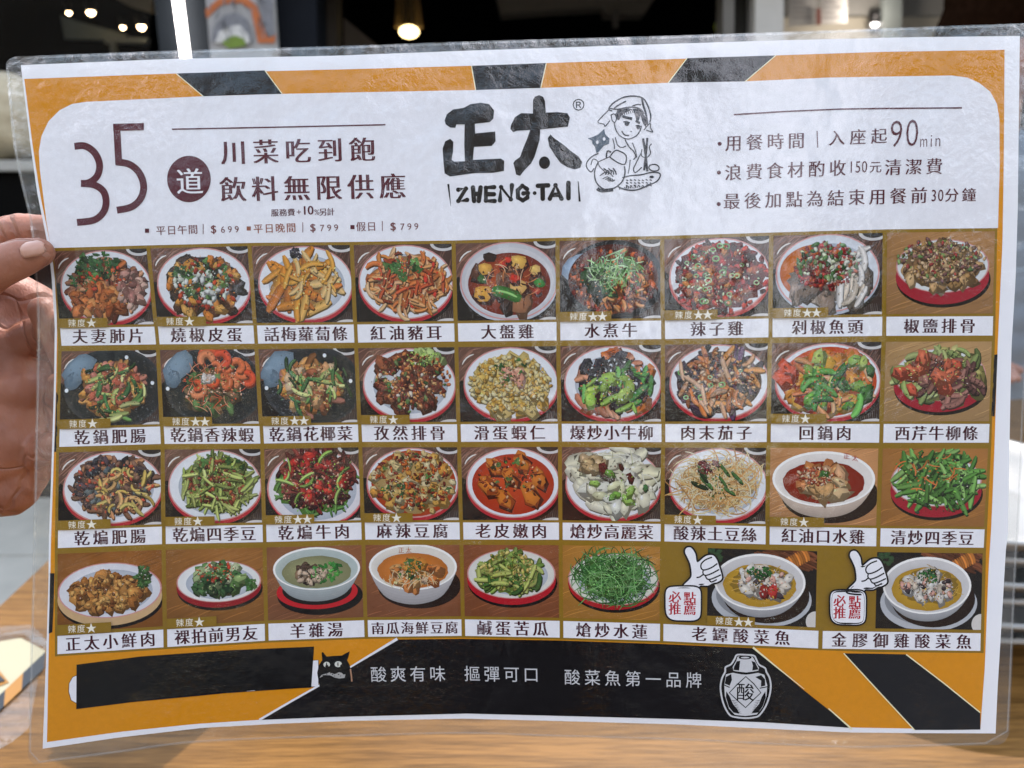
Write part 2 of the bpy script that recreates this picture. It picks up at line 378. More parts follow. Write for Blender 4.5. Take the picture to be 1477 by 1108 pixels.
ink.build("brush_logo", menu)
# small ink drawing of a cook with a jar and a cat
ink = Ink(); G1 = lin((48, 50, 58))
def Z3(p): return (840 + p[0] / 6.515, 120 + p[1] / 6.515)
def S(pts, wd=1.0, c=G1, sm=True, closed=False):
    P = [Z3(p) for p in pts]
    if sm: P = smooth_pts(P, 4, closed)
    ink.line(P, wd * 1.3, c, z + 1e-5, closed=closed)
S([(255, 225), (300, 180), (400, 130), (520, 125), (590, 165), (640, 290), (635, 370)], 1.6); S([(250, 235), (330, 245), (440, 225), (540, 240), (580, 290)], 1.3); S([(255, 225), (250, 250), (280, 262)], 1.5)
S([(560, 140), (570, 200), (600, 300), (610, 390)], 2.2); S([(300, 235), (350, 200), (410, 170)], 1.6); S([(470, 215), (520, 200), (550, 205)], 1.4)
S([(245, 255), (200, 300), (145, 365), (200, 385), (215, 405), (260, 350)], 1.1); S([(270, 300), (300, 290), (320, 330), (305, 370), (280, 350), (272, 310)], 1.1, closed=True)
S([(300, 375), (315, 440), (360, 500), (430, 525), (500, 500), (540, 450), (555, 400)], 1.2)
ink.big([Z3(p) for p in [(330, 345), (310, 290), (340, 250), (430, 235), (470, 245), (440, 260), (380, 290), (345, 345)]], G1, z + 1e-5)
ink.big([Z3(p) for p in [(470, 240), (540, 240), (600, 330), (600, 420), (570, 380), (545, 300), (530, 350), (510, 365), (495, 300)]], G1, z + 1e-5)
for a in range(9): S([(330 + a * 16, 250 - (a % 3) * 4), (318 + a * 20, 320 - a * 5)], .8)
S([(375, 310), (420, 325), (468, 335)], 3.0); S([(500, 355), (540, 375)], 2.6)
q = Z3((418, 382)); ink.disc(q[0], q[1], 3.4, 3.2, G1, z + 1e-5, 14); S([(385, 365), (420, 362), (445, 375)], 1.4)
q = Z3((525, 415)); ink.disc(q[0], q[1], 2.6, 3, G1, z + 1e-5, 14); S([(500, 400), (530, 398), (545, 410)], 1.2)
S([(370, 450), (395, 485), (440, 492)], 1.3); S([(455, 450), (462, 460)], 1.1)
ink.big([Z3(p) for p in [(50, 520), (100, 505), (150, 480), (205, 430), (215, 480), (255, 520), (250, 570), (200, 590), (150, 650), (130, 655), (120, 600), (95, 570), (90, 540)]], lin((84, 98, 112)), z + 1e-5)
for x_, y_ in ((140, 555), (205, 525)): q = Z3((x_, y_)); ink.disc(q[0], q[1], 2, 2.6, WHITE, z + 2e-5, 10)
S([(285, 520), (300, 580), (300, 620)], 1.1); S([(310, 510), (330, 580), (370, 605), (410, 590)], 1.1); S([(400, 530), (440, 600), (480, 640), (500, 690), (480, 720)], 1.2); S([(470, 560), (500, 640), (510, 700)], 1.1)
S([(150, 660), (90, 690), (45, 740), (40, 790), (80, 835), (110, 800)], 1.3); S([(80, 770), (100, 715), (140, 730), (160, 780), (210, 830)], 1.0)
S([(150, 740), (115, 830), (130, 930), (200, 995), (290, 990), (370, 930), (400, 850), (395, 780)], 1.5); S([(260, 690), (300, 640), (340, 635), (410, 680), (400, 760), (340, 750), (265, 700)], 1.3, closed=True)
S([(225, 700), (235, 640), (270, 650)], 1.8); S([(150, 740), (260, 690)], 1.0); S([(140, 990), (180, 1010), (290, 1000)], 4)
S([(165, 870), (220, 835), (260, 850), (290, 880)], 1.0)
for a in range(5): S([(200 + a * 22, 800 + (a % 2) * 20), (230 + a * 20, 830), (215 + a * 26, 860)], 1.5)
for a in range(4): S([(190 + a * 20, 900 + a * 6), (240 + a * 22, 880 + a * 10), (250 + a * 10, 925)], .9)
S([(570, 520), (590, 640), (610, 830)], 2.6); S([(610, 515), (600, 640), (580, 820)], 2.4)
S([(560, 620), (555, 680), (600, 700), (640, 660), (630, 600), (650, 570)], 1.1); S([(550, 660), (500, 760), (480, 810), (500, 840), (560, 790)], 1.1); S([(450, 720), (440, 800), (430, 850)], 1)
S([(380, 890), (450, 870), (560, 860), (640, 840), (720, 845), (730, 880), (690, 930), (600, 960)], 1.4); S([(330, 970), (400, 1000), (500, 1005), (600, 970), (690, 930)], 1.6)
for a in range(16): S([(345 + a * 17, 975 + 8 * math.sin(a)), (352 + a * 17, 1000 - a * 2)], 1.1)
for a in range(26): S([(375 + (a * 37) % 260, 885 + (a * 53) % 80), (395 + (a * 37) % 260, 893 + (a * 53) % 80)], 1.2)
S([(625, 800), (640, 770), (690, 765), (720, 790), (710, 820), (660, 825)], 1.3, closed=True); q = Z3((652, 882)); ink.disc(q[0], q[1], 3.4, 2, G1, z + 1e-5, 12)
S([(580, 440), (610, 400), (640, 380), (640, 420), (660, 460), (600, 440)], 1.1)
ink.build("cook_drawing", menu)

# ------------------------------------------------------------------ dish grid
gx = [[74, 213.5, 359.5, 507, 654, 804, 955, 1112.5, 1276.5, 1438.5], [86, 227.5, 369.5, 513.5, 658, 805, 956, 1110.5, 1274.7, 1434],
      [82, 234.5, 378, 519.5, 662, 807.5, 956.3, 1108, 1270.3, 1428.5], [80, 236, 381.5, 524, 665.5, 808.5, 955, 1106.5, 1266, 1421], [79.3, 238.3, 384.5, 528, 668, 809.5, 954, 1098, 1260, 1417.5]]
gy = [[358, 354, 350.5, 349, 347, 343, 340.5, 335.5, 331, 329], [502.5, 500.5, 499.5, 498, 496.5, 495, 493, 490.5, 488.5, 488],
      [648.5, 644, 643.5, 641, 641, 640.5, 641.5, 641.5, 642.5, 642.5], [794.5, 788.5, 785.5, 782, 781.8, 782.2, 784.5, 789, 792, 794], [947, 936.5, 927, 921.5, 920, 922.7, 927.5, 935, 940.5, 942]]
ink = Ink()
edge = [(gx[0][i], gy[0][i]) for i in range(10)] + [(gx[r][9] + 1.2, gy[r][9]) for r in range(1, 5)] + [(gx[4][i], gy[4][i]) for i in range(8, -1, -1)] + [(gx[r][0] - (1 if r > 1 else 0), gy[r][0]) for r in (3, 2)] + [(83.5, 490), (80, 410)]
ink.big(edge, GOLD, Z * 3); ink.build("gold_grid", menu)

class Cell:
    def __init__(s, q): s.q = q              # tl, tr, br, bl
    def __call__(s, u, v):
        a, b_, c, d = s.q
        return (a[0] * (1 - u) * (1 - v) + b_[0] * u * (1 - v) + c[0] * u * v + d[0] * (1 - u) * v,
                a[1] * (1 - u) * (1 - v) + b_[1] * u * (1 - v) + c[1] * u * v + d[1] * (1 - u) * v)
rnd = random.Random(5)
U0, U1, V0, V1 = .02, .98, .03, .775
def mulc(c, k): return tuple(max(.003, min(.85, x * k)) for x in c)
def backdrop(d, fc, x0=None):
    n = 9; I = d.ink; i0 = len(I.v); l = d.lift()
    xa, xb = d.x0, d.x1
    for j in range(n + 1):
        for i in range(n + 1):
            u, v = xa + (xb - xa) * i / n, V0 + (V1 - V0) * j / n
            I.v.append(d.c(u, v)); I.l.append(l); I.c.append(fc(i / n, j / n))
    for j in range(n):
        for i in range(n):
            a = i0 + j * (n + 1) + i; I.f.append((a, a + 1, a + n + 2, a + n + 1))
def mixc(a, b_, u): u = max(0, min(1, u)); return tuple(p + (q_ - p) * u for p, q_ in zip(a, b_))
class Dish:
    def __init__(s, cell, x0=U0, x1=U1):
        s.c = cell; s.k = 0; s.x0, s.x1 = x0, x1; s.ink = Ink(); s.used = []
    def P(s, u, v): return s.c(max(s.x0, min(s.x1, u)), max(V0, min(V1, v)))
    def lift(s): s.k += 1; return Z * 5 + s.k * 3.2e-7
    def ell(s, cx, cy, rx, ry, c0, c1=None, n=40, ox=-.3, oy=-.3, jit=0):
        ring = []; s.k += 12
        for k in range(n):
            a = 2 * math.pi * k / n; j = 1 + rnd.uniform(-jit, jit)
            ring.append(s.P(cx + rx * math.cos(a) * j, cy + ry * math.sin(a) * j))
        s.ink.fan(s.P(cx + ox * rx, cy + oy * ry), ring, c0, c1 or c0, s.lift()); s.k += 8
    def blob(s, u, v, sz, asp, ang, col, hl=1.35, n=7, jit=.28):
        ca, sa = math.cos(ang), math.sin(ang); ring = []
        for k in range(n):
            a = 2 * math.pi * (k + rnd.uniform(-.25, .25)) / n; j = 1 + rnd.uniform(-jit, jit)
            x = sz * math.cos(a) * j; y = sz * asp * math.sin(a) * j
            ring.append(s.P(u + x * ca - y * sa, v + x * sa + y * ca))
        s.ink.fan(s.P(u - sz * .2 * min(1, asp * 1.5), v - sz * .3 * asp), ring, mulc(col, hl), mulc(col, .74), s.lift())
    def strip(s, u, v, ln, wd, ang, bend, col, n=5):
        pts = []; a = ang; x, y = u - math.cos(ang) * ln / 2, v - math.sin(ang) * ln / 2
        for k in range(n + 1):
            pts.append((x, y)); a = ang + bend * (k / n - .5) * 2; x += math.cos(a) * ln / n; y += math.sin(a) * ln / n
        l = s.lift()
        A, M, B = [], [], []
        for k, (x, y) in enumerate(pts):
            x2, y2 = pts[min(k + 1, n)]; x1, y1 = pts[max(k - 1, 0)]; tx, ty = x2 - x1, y2 - y1; q = math.hypot(tx, ty) or 1
            w_ = wd * (1 if 0 < k < n else .45); nx, ny = -ty / q * w_, tx / q * w_
            A.append(s.P(x + nx, y + ny)); M.append(s.P(x - nx * .2, y - ny * .2)); B.append(s.P(x - nx, y - ny))
        I = s.ink; i = len(I.v); m_ = n + 1
        I.v += A + M + B; I.l += [l] * (3 * m_); I.c += [mulc(col, .55)] * m_ + [mulc(col, 1.3)] * m_ + [mulc(col, .7)] * m_
        for k in range(n):
            I.f.append((i + k, i + k + 1, i + m_ + k + 1, i + m_ + k)); I.f.append((i + m_ + k, i + m_ + k + 1, i + 2 * m_ + k + 1, i + 2 * m_ + k))
    def ring(s, u, v, r, col, a0=0, asp=.8):
        pts = [(u + r * math.cos(a0 + t_), v + r * asp * math.sin(a0 + t_)) for t_ in np.linspace(0, 2 * math.pi, 10)]
        s.ink.line([s.P(*p) for p in pts], r * 70, col, s.lift())
    def scatter(s, kind, n, sz, cols, reg, asp=.6, ang=None, bend=.8, fill=1.0):
        cx, cy, rx, ry = reg; pts = []
        if n > 20 and kind in 'bcsn' and not s.used:
            av = np.mean([lin(c) for c in cols], 0)
            s.ell(cx, cy, rx * .93, ry * .93, tuple(av * .6), tuple(av * .42), jit=.09)
        if kind in 'bcsnlx': s.used.append((cols, reg))
        if n > 20 and sz > .02 and kind in 'bcs': n = int(n * 1.2)
        for _ in range(n):
            a = rnd.uniform(0, 2 * math.pi); q = math.sqrt(rnd.random()) * fill; pts.append((cx + rx * q * math.cos(a), cy + ry * q * math.sin(a)))
        pts.sort(key=lambda p: p[1] + rnd.uniform(-.12, .12))
        for u, v in pts:
            col = lin(rnd.choice(cols)); gy_ = sum(col) / 3; col = tuple(x * (.8 if col[1] > col[0] else .95) + gy_ * (.2 if col[1] > col[0] else .05) for x in col)
            col = mulc(col, min(rnd.uniform(.6, 1.25) if col[1] > col[0] else rnd.uniform(.7, 1.45), .62 / max(col))); z_ = sz * rnd.uniform(.75, 1.45)
            an = rnd.uniform(0, math.pi) if ang is None else ang + rnd.uniform(-.5, .5)
            if kind == 'b':
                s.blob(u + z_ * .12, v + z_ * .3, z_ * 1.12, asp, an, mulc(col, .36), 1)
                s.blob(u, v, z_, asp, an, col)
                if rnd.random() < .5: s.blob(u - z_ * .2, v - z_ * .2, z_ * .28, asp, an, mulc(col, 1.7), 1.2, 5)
            elif kind == 'c':
                s.blob(u + z_ * .12, v + z_ * .3, z_ * 1.15, asp * 1.1, an, mulc(col, .34), 1, 5, .1)
                s.blob(u, v, z_, asp, an, col, 1.25, 5, .12)
                s.blob(u - z_ * .1, v - z_ * .15, z_ * .6, asp * .8, an, mulc(col, 1.25), 1.2, 4, .1)
                if rnd.random() < .7: s.blob(u + z_ * rnd.uniform(-.3, .3), v + z_ * rnd.uniform(-.2, .2), z_ * .2, asp, an, mulc(col, .5), 1, 5)
            elif kind == 's':
                be = rnd.uniform(-bend, bend); s.strip(u + .008, v + .014, z_ * 2, z_ * asp * .5, an, be, mulc(col, .2)); s.strip(u, v, z_ * 2, z_ * asp * .5, an, be, col)
            elif kind == 'n': s.strip(u, v, z_ * 2, z_ * asp * .5, an, rnd.uniform(-bend, bend), col, 7)
            elif kind == 'r': s.ring(u, v, z_, col)
            elif kind == 'l':
                for q in range(3): s.blob(u + rnd.uniform(-1, 1) * z_ * .6, v + rnd.uniform(-1, 1) * z_ * .5, z_ * .8, .5, an + q * 1.1, mulc(col, rnd.uniform(.7, 1.3)), 1.5, 5)
            elif kind == 'x':
                s.strip(u + .01, v + .02, z_ * 2.6, z_ * .38, an, 2.2, mulc(col, .25), 8); s.strip(u, v, z_ * 2.6, z_ * .36, an, 2.2, col, 8)
                for q in range(4): s.blob(u + rnd.uniform(-.5, .5) * z_, v + rnd.uniform(-.4, .4) * z_, z_ * .13, .5, an + 1.5, mulc(lin('f0b8a0'), 1), 1.2, 5)
    def flush(s, name, parent):
        if s.ink.v: o = s.ink.build(name, parent); s.ink = Ink(); return o

GRN = ['2f6426', '3f742e', '224c1e', '558638', '7a964c']
DGR = ['1d3f20', '28542a', '163018', '3c6b34']
def bg_mat(d):                               # dark timber with a woven mat
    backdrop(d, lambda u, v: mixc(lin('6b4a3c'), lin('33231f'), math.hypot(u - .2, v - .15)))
    for k in range(26): d.strip(rnd.uniform(0, .3), rnd.uniform(.03, .3), rnd.uniform(.1, .4), .006, -.75, 0, mulc(lin('8d6352'), rnd.uniform(.5, 1.3)), 2)
    for k in range(22): d.strip(rnd.uniform(.75, 1), rnd.uniform(.03, .3), rnd.uniform(.1, .3), .006, -1.1, 0, mulc(lin('6d4c40'), rnd.uniform(.4, 1.2)), 2)
    d.blob(.03, .68, .28, .62, .5, lin('14100f'), 1.2, 9, .1); d.blob(.03, .5, .16, .7, 1.4, lin('14100f'), 1.2, 9, .1)
    for k in range(24): d.strip(.6 + k * .018, .76 - abs(k - 12) * .002, .14, .004, 1.45, 0, mulc(lin('5c5450'), rnd.uniform(.4, 1.3)), 2)
    d.ell(.9, .03, .13, .07, lin('c9c6c4')); d.ell(.9, .025, .1, .05, lin('2c2624'))
    d.ell(.93, .8, .13, .05, lin('cfcac6'))
    d.strip(.12, .16, .16, .008, -.6, .5, lin('d6cfc8'), 4)
def bg_wood(d, base='a5662f'):
    b0 = lin(base)
    backdrop(d, lambda u, v: mixc(mulc(b0, 1.25), mulc(b0, .72), 1.3 * math.hypot(u - .6, v - .25)))
    for k in range(70): d.strip(rnd.uniform(0, 1), rnd.uniform(.03, .78), rnd.uniform(.15, .5), .0045, -.28, .1, mulc(b0, rnd.uniform(.6, 1.35)), 3)
def bg_wok(d):
    bg_mat(d)
    d.ell(.55, .4, .5, .4, lin('101214'), lin('2a2f33')); d.ell(.56, .405, .47, .37, lin('0c0e10'), lin('1d2226'), ox=.2, oy=.2)
    d.blob(.2, .2, .2, .6, -.7, lin('6f8594'), 1.5, 10, .12); d.blob(.14, .33, .1, .8, -1, lin('5a6f7e'), 1.4, 9, .1)
    for x, y in ((.08, .42), (.68, .1), (.93, .36)): d.ell(x, y, .018, .02, lin('dfe6ea'))
    for k in range(60): d.blob(rnd.uniform(.1, .95), rnd.uniform(.08, .72), .008, .8, 0, lin('59636a'), 1.3, 5)
def plate(d, cx=.53, cy=.395, rx=.475, ry=.37, rim='b01c2c', drop=.03, inner='e4e6ea', sh='9fa6b0'):
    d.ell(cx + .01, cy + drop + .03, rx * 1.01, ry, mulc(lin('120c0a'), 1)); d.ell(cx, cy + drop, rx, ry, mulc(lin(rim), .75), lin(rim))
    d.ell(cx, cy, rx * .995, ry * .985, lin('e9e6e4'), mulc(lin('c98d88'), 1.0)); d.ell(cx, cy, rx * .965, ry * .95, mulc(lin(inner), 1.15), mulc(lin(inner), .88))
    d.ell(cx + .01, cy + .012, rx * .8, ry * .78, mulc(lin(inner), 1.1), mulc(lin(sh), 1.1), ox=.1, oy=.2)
def bowl(d, cx=.5, cy=.33, rx=.45, ry=.25, body='c9c3bd', depth=.24, soup='a2471c', inner='ddd9d4', saucer=None):
    if saucer: d.ell(cx + .03, cy + depth + .08, rx * .98, ry * .9, lin('140f0c')); d.ell(cx, cy + depth + .04, rx * .93, ry * .8, lin(saucer)); d.ell(cx, cy + depth + .02, rx * .8, ry * .7, lin('15100e'))
    else: d.ell(cx + .06, cy + depth * .8, rx * .95, ry * 1.0, lin('23130b'))
    for k in range(7):
        q = k / 6; d.ell(cx, cy + depth * (1 - q), rx * (.62 + .38 * q ** .5), ry * (.62 + .38 * q ** .5), mulc(lin(body), .55 + .3 * q), mulc(lin(body), .6 + .35 * q))
    d.ell(cx, cy, rx, ry, lin('efece8')); d.ell(cx, cy + .004, rx * .95, ry * .93, mulc(lin(inner), .62), mulc(lin(inner), .95), ox=-.6, oy=.1)
    if soup: d.ell(cx, cy + .035, rx * .8, ry * .76, mulc(lin(soup), 1.25), mulc(lin(soup), .75), jit=.02)
F0 = (.53, .39, .38, .29)
def food(d, code):
    s = d.scatter; E_ = lambda x, y, rx, ry: (x, y, rx, ry)
    if code == 'a1':
        s('s', 120, .06, ['7c3a1c', 'a4592a', '8f5a3e', '5d2614', 'c48a62'], E_(.53, .42, .38, .28), .7); s('b', 60, .05, ['b5622a', '9a4a1e', 'd08a4a'], E_(.45, .53, .3, .16))
        s('b', 30, .05, ['c9a493', 'a5786a', '8c5c54'], E_(.78, .4, .12, .18)); s('l', 60, .035, DGR + GRN[:2], E_(.45, .2, .22, .14)); s('l', 10, .025, GRN, E_(.3, .33, .15, .1)); s('b', 12, .02, ['c2361c', 'd9642a'], E_(.5, .3, .3, .15))
    elif code == 'a2':
        s('b', 40, .07, ['2c2a26', '3d2b22', '51301c'], F0); s('c', 32, .05, ['e0942c', 'c8741e', 'f0b050', 'd88a3a'], E_(.52, .4, .38, .3)); s('l', 60, .035, GRN + DGR + ['b5c9a0'], E_(.5, .33, .28, .2)); s('b', 26, .03, ['dfe4d8', 'c8d4c0', 'eef0ea'], E_(.5, .38, .28, .2)); s('b', 24, .022, ['b8401c', '8f2a18'], F0)
    elif code == 'a3':
        s('s', 34, .12, ['d8922e', 'e8b45c', 'c47a1e', 'edc27c', 'b8681a'], E_(.5, .42, .34, .25), .5, None, .4); s('s', 16, .09, ['e6a63e', 'f0c882'], E_(.6, .34, .3, .2), .4); s('b', 8, .035, ['2a2628', '4a4450'], E_(.45, .11, .05, .04))
    elif code == 'a4':
        s('s', 90, .08, ['d69a5c', 'c47a38', 'e8bc8a', 'b5622a', 'dca878'], E_(.54, .4, .39, .29), .4, None, 1.3); s('s', 40, .05, ['b04a22', '8f3a1a', 'e6a668'], F0, .5); s('l', 14, .045, GRN[:4], E_(.5, .25, .16, .1)); s('b', 8, .02, ['c22c1c'], F0)
    elif code == 'a5':
        d.ell(.53, .41, .43, .33, lin('9a9490'), lin('c8c6c8'), ox=-.5, oy=.3); d.ell(.53, .43, .4, .3, lin('a8461a'), lin('6a1f10')); s.__self__.used.append((['8a3c1c', 'b86a34', '4c2014'], E_(.53, .43, .36, .26)))
        s('b', 12, .075, ['6e4430', '3a241c', '8a5a3c', '5a3424'], E_(.5, .43, .32, .22), .75)
        for u, v, c_, z_ in ((.62, .22, 'dca850', .085), (.78, .3, 'e0b060', .06), (.3, .28, 'd8a048', .075), (.27, .52, 'd89a3c', .1), (.62, .46, 'd8a860', .09), (.47, .24, 'b8261c', .05), (.58, .38, 'c02c1c', .055), (.52, .2, 'c83424', .035), (.8, .5, 'a8301c', .04)):
            d.blob(u + .012, v + .03, z_ * 1.08, .85, .2, lin('3a140a'), 1, 7, .12); d.blob(u, v, z_, .82, .2, lin(c_), 1.3, 7, .12); d.blob(u - .01, v - .015, z_ * .55, .7, .5, mulc(lin(c_), 1.25), 1.15, 6, .15)
        d.strip(.5, .54, .3, .055, .35, .25, lin('2c6a24'), 8); d.strip(.5, .53, .22, .012, .35, .25, lin('8cc070'), 6); d.blob(.82, .42, .055, .8, .2, lin('2f7a30'), 1.6); d.blob(.26, .38, .05, .9, .8, lin('2c5a28'), 1.3); d.blob(.34, .17, .08, .55, .1, lin('2c1c18'), 1.3)
        s('n', 26, .05, ['e0b890', '5a2c18', 'c87840'], E_(.55, .42, .3, .22), .12)
    elif code == 'a6':
        d.ell(.53, .4, .43, .33, lin('6c2416'), lin('43140e')); s('b', 160, .026, ['8a2418', '5c1610', 'b8501e', '3a120c', 'c87834'], E_(.53, .42, .41, .31)); s('s', 30, .04, ['c88a52', 'a85c2c'], E_(.6, .5, .3, .2)); s('b', 10, .09, DGR[:3], E_(.38, .4, .1, .12)); s('n', 90, .07, ['5fa04c', '3f8034', '8cbf6c', 'a9cf92'], E_(.54, .3, .22, .16), .14); s('l', 16, .03, GRN, E_(.6, .4, .25, .2))
    elif code == 'a7':
        s('b', 230, .03, ['7a1418', 'a0201c', '5a1014', '33100e', 'b8341e'], E_(.53, .4, .44, .34)); s('c', 40, .035, ['a85424', 'c47a3c', '8a3a1c'], F0); s('d', 0, 0, ['ffffff'], F0); s('r', 28, .022, ['7cb85a', '4f9440', 'a8cc8a'], F0); s('b', 30, .014, ['e8dccc', 'c8d8a8'], F0)
    elif code == 'a8':
        d.ell(.4, .38, .32, .26, lin('d8781c'), lin('b05414')); s('b', 22, .1, ['a89888', 'cfc4b8', '8a7464', '6c5a4c'], E_(.5, .45, .36, .22), .5); s('s', 20, .1, ['efe8e0', 'c8b8a4'], E_(.68, .42, .2, .24), .4, 1.9); s('b', 150, .022, ['8a1c20', 'a82c28', '6a1418', 'b8502a'], E_(.5, .32, .28, .22)); s('b', 60, .022, GRN + ['d8e0b0', 'eef0d8'], E_(.5, .28, .28, .18))
    elif code == 'a9':
        s('c', 60, .06, ['b08a5a', 'c8a474', '96703e', '8a6440'], E_(.52, .33, .36, .22)); s('b', 220, .018, ['8a6a4c', 'b89468', '6a4a30', 'caa880', '7c5450'], E_(.52, .28, .38, .2)); s('b', 30, .018, ['7a9a4c', 'a8403a', '5c8038'], E_(.5, .26, .38, .18))
    elif code in ('b1', 'b3'):
        s('s', 60, .07, ['b0743c', 'c8904c', '8a5428', 'a86a58'], E_(.52, .4, .3, .25), .6); s('b', 60, .045, ['c88a3c', 'b86e2a', 'd8a458', '8a4a28'], E_(.52, .42, .3, .24)); s('b', 22, .06, ['a04a34', 'c87a68', 'b86a50'] if code == 'b1' else ['8a4a2c', 'd8b890', 'c49060'], E_(.55, .36, .26, .2)); s('s', 20, .08, ['a8b85a', 'c8cc78', '5f9440', '3a7a3c'], E_(.55, .45, .32, .24), .4); s('s', 10, .06, DGR, F0, .4)
    elif code == 'b2':
        s('b', 30, .05, ['5a4a34', '7a5a38', '4c7a38'], E_(.52, .45, .3, .22)); s('x', 13, .085, ['d8562a', 'e0703c', 'c8441e', 'e88a58'], E_(.52, .38, .3, .24)); s('n', 40, .05, ['f0a47c', 'c84a24'], E_(.52, .4, .3, .25), .12); s('b', 6, .04, ['ece4dc', 'e8c8b8'], E_(.5, .32, .05, .04)); s('l', 5, .03, GRN, E_(.6, .35, .3, .2))
    elif code == 'b4':
        s('b', 26, .07, ['8cb84a', 'b8d070', 'a8c85c'], E_(.65, .14, .18, .08)); s('c', 50, .06, ['6a3420', '8a4a2c', '54261a', '7c4030'], E_(.48, .4, .36, .3), .8); s('b', 230, .018, ['a85a2c', 'c87a3c', '7a2c1c', '5a1e14', 'd8a468'], E_(.56, .36, .37, .28)); s('b', 24, .022, GRN + ['ece0cc'], F0)
    elif code == 'b5':
        s('b', 60, .08, ['d8b458', 'e8cc80', 'c89c40', 'dcc070'], E_(.52, .42, .38, .26), .7); s('b', 260, .022, ['e8d08a', 'c8a048', 'f0e0a8', 'b88a34'], E_(.52, .4, .4, .28)); s('b', 7, .055, ['e0a488', 'd89478'], E_(.52, .34, .12, .1)); s('l', 8, .03, GRN[:3], E_(.5, .28, .18, .16))
    elif code == 'b6':
        s('c', 14, .08, ['d8641c', 'c8481c', 'e07a2c'], F0); s('s', 34, .07, ['a8684c', 'c88a68', '8a4c38'], F0, .7); s('b', 34, .075, ['14141a', '22202a', '2c2a34'], E_(.53, .37, .34, .24)); s('b', 22, .014, ['c8d4e0'], E_(.53, .37, .32, .22)); s('s', 18, .085, ['3f9434', '5cb044', '2a7428', '8cbc3c'], E_(.56, .46, .34, .24), .45, None, .2); s('b', 8, .07, ['8cb82c', 'a8cc3c'], E_(.6, .5, .35, .2))
    elif code == 'b7':
        d.ell(.53, .4, .4, .3, lin('4a2012'), lin('341510')); s('s', 60, .09, ['2a2030', '1c1820', '4a3444', '5a3a5c'], F0, .5); s('s', 40, .07, ['b8682c', '8a4a20', 'd08a44', 'a87c5c'], F0, .5); s('b', 90, .016, ['c88a50', 'e0c0a0', '7a3018'], F0); s('r', 8, .022, ['6cc05c', '9ad890'], F0); s('s', 5, .1, ['c8a080'], F0, .35, .9, .2)
    elif code == 'b8':
        d.ell(.53, .4, .42, .33, lin('d8641c'), lin('b8401a')); s('b', 40, .075, ['d88a2c', 'c8641c', 'e0a83c', 'a84a1c'], F0, .6); s('c', 10, .085, ['d8321c', 'e0502a'], E_(.4, .38, .3, .2)); s('s', 20, .07, ['e8b888', 'd8945c', 'b86838'], F0, .5); s('b', 18, .07, ['5c9c2c', '8cbc3c', '3c8028', 'bcd454'], E_(.58, .4, .34, .3), .6); s('s', 8, .09, ['2c8428', '5cb040'], E_(.6, .5, .25, .2), .5)
    elif code == 'b9':
        s('b', 30, .08, ['a8a05c', '8c8444', 'b8b070'], E_(.52, .35, .38, .24)); s('s', 50, .08, ['8ca04c', 'a8b464', '6c8038'], E_(.5, .32, .38, .22), .5); s('s', 40, .08, ['7c5044', '5c3834', '946458'], E_(.6, .38, .32, .2), .5); s('c', 12, .075, ['c85438', 'd86c48'], E_(.42, .34, .3, .18), .6)
    elif code == 'c1':
        s('s', 120, .06, ['5c4034', '3c2c2c', '7c5440', 'a8744c'], E_(.54, .38, .38, .28), .6); s('b', 60, .035, ['2c2a30', '4c3c44', '8a6450', '5a6a70'], E_(.5, .36, .36, .26)); s('s', 24, .07, ['c8b464', 'b89c4c', 'd8a868'], E_(.64, .42, .28, .24), .4, None, 1.4); s('b', 20, .02, ['b8482c'], F0)
    elif code == 'c2':
        s('s', 130, .065, ['8ca038', 'a8b850', '6c8428', 'b8c468', '5c7020'], E_(.55, .38, .38, .3), .4, None, .3); s('b', 80, .022, ['4c1c14', '6c2a1c', '8a4028', 'a84c2c'], E_(.52, .36, .3, .24)); s('l', 12, .035, GRN, E_(.6, .25, .3, .2)); s('s', 24, .07, ['b8c458', '94a840'], F0, .35, None, .2)
    elif code == 'c3':
        s('s', 40, .06, ['4c8c2c', '6ca840'], E_(.52, .4, .42, .32), .35); s('s', 150, .06, ['4c1818', '6c201c', '381414', '7c3028'], E_(.54, .34, .38, .3), .55); s('b', 30, .035, ['b8241c', 'd83824', 'a01c1c'], E_(.56, .3, .34, .24)); s('b', 60, .012, ['d8a890', 'c88870'], F0); s('s', 10, .08, ['8cb83c', 'a8cc54'], F0, .25)
    elif code == 'c4':
        d.ell(.53, .4, .43, .34, lin('b84c18'), lin('a03814')); s('c', 90, .045, ['e8c070', 'f0dca8', 'd89434', 'e0a848', 'ecd090'], E_(.53, .39, .42, .32), .8); s('b', 150, .018, ['7c2414', 'a84418', '5c1810', 'c86424'], E_(.5, .38, .4, .3)); s('l', 16, .026, DGR + GRN[:2], F0)
    elif code == 'c5':
        d.ell(.53, .41, .41, .31, lin('c8481c'), lin('a02c14'))
        s.__self__.used.append((['c8742c', 'a85a24', 'd89040'], E_(.5, .38, .3, .2)))
        for u, v, z_ in ((.34, .22, .11), (.62, .17, .12), (.78, .34, .12), (.28, .42, .14), (.5, .33, .12), (.44, .55, .12), (.7, .5, .145)):
            an = .5 + u; d.blob(u + .02, v + .045, z_ * 1.02, .72, an, lin('3c140a'), 1, 5, .08); d.blob(u + .008, v + .02, z_, .7, an, lin('9a4418'), 1.1, 5, .08); d.blob(u, v, z_ * .95, .66, an, lin('c87428'), 1.35, 6, .08)
        s('b', 46, .016, ['7c3018', 'e0b080', 'a8501c', '4c1c10'], E_(.5, .34, .32, .2)); s('l', 12, .026, DGR + GRN[:2], E_(.52, .3, .24, .15))
    elif code == 'c6':
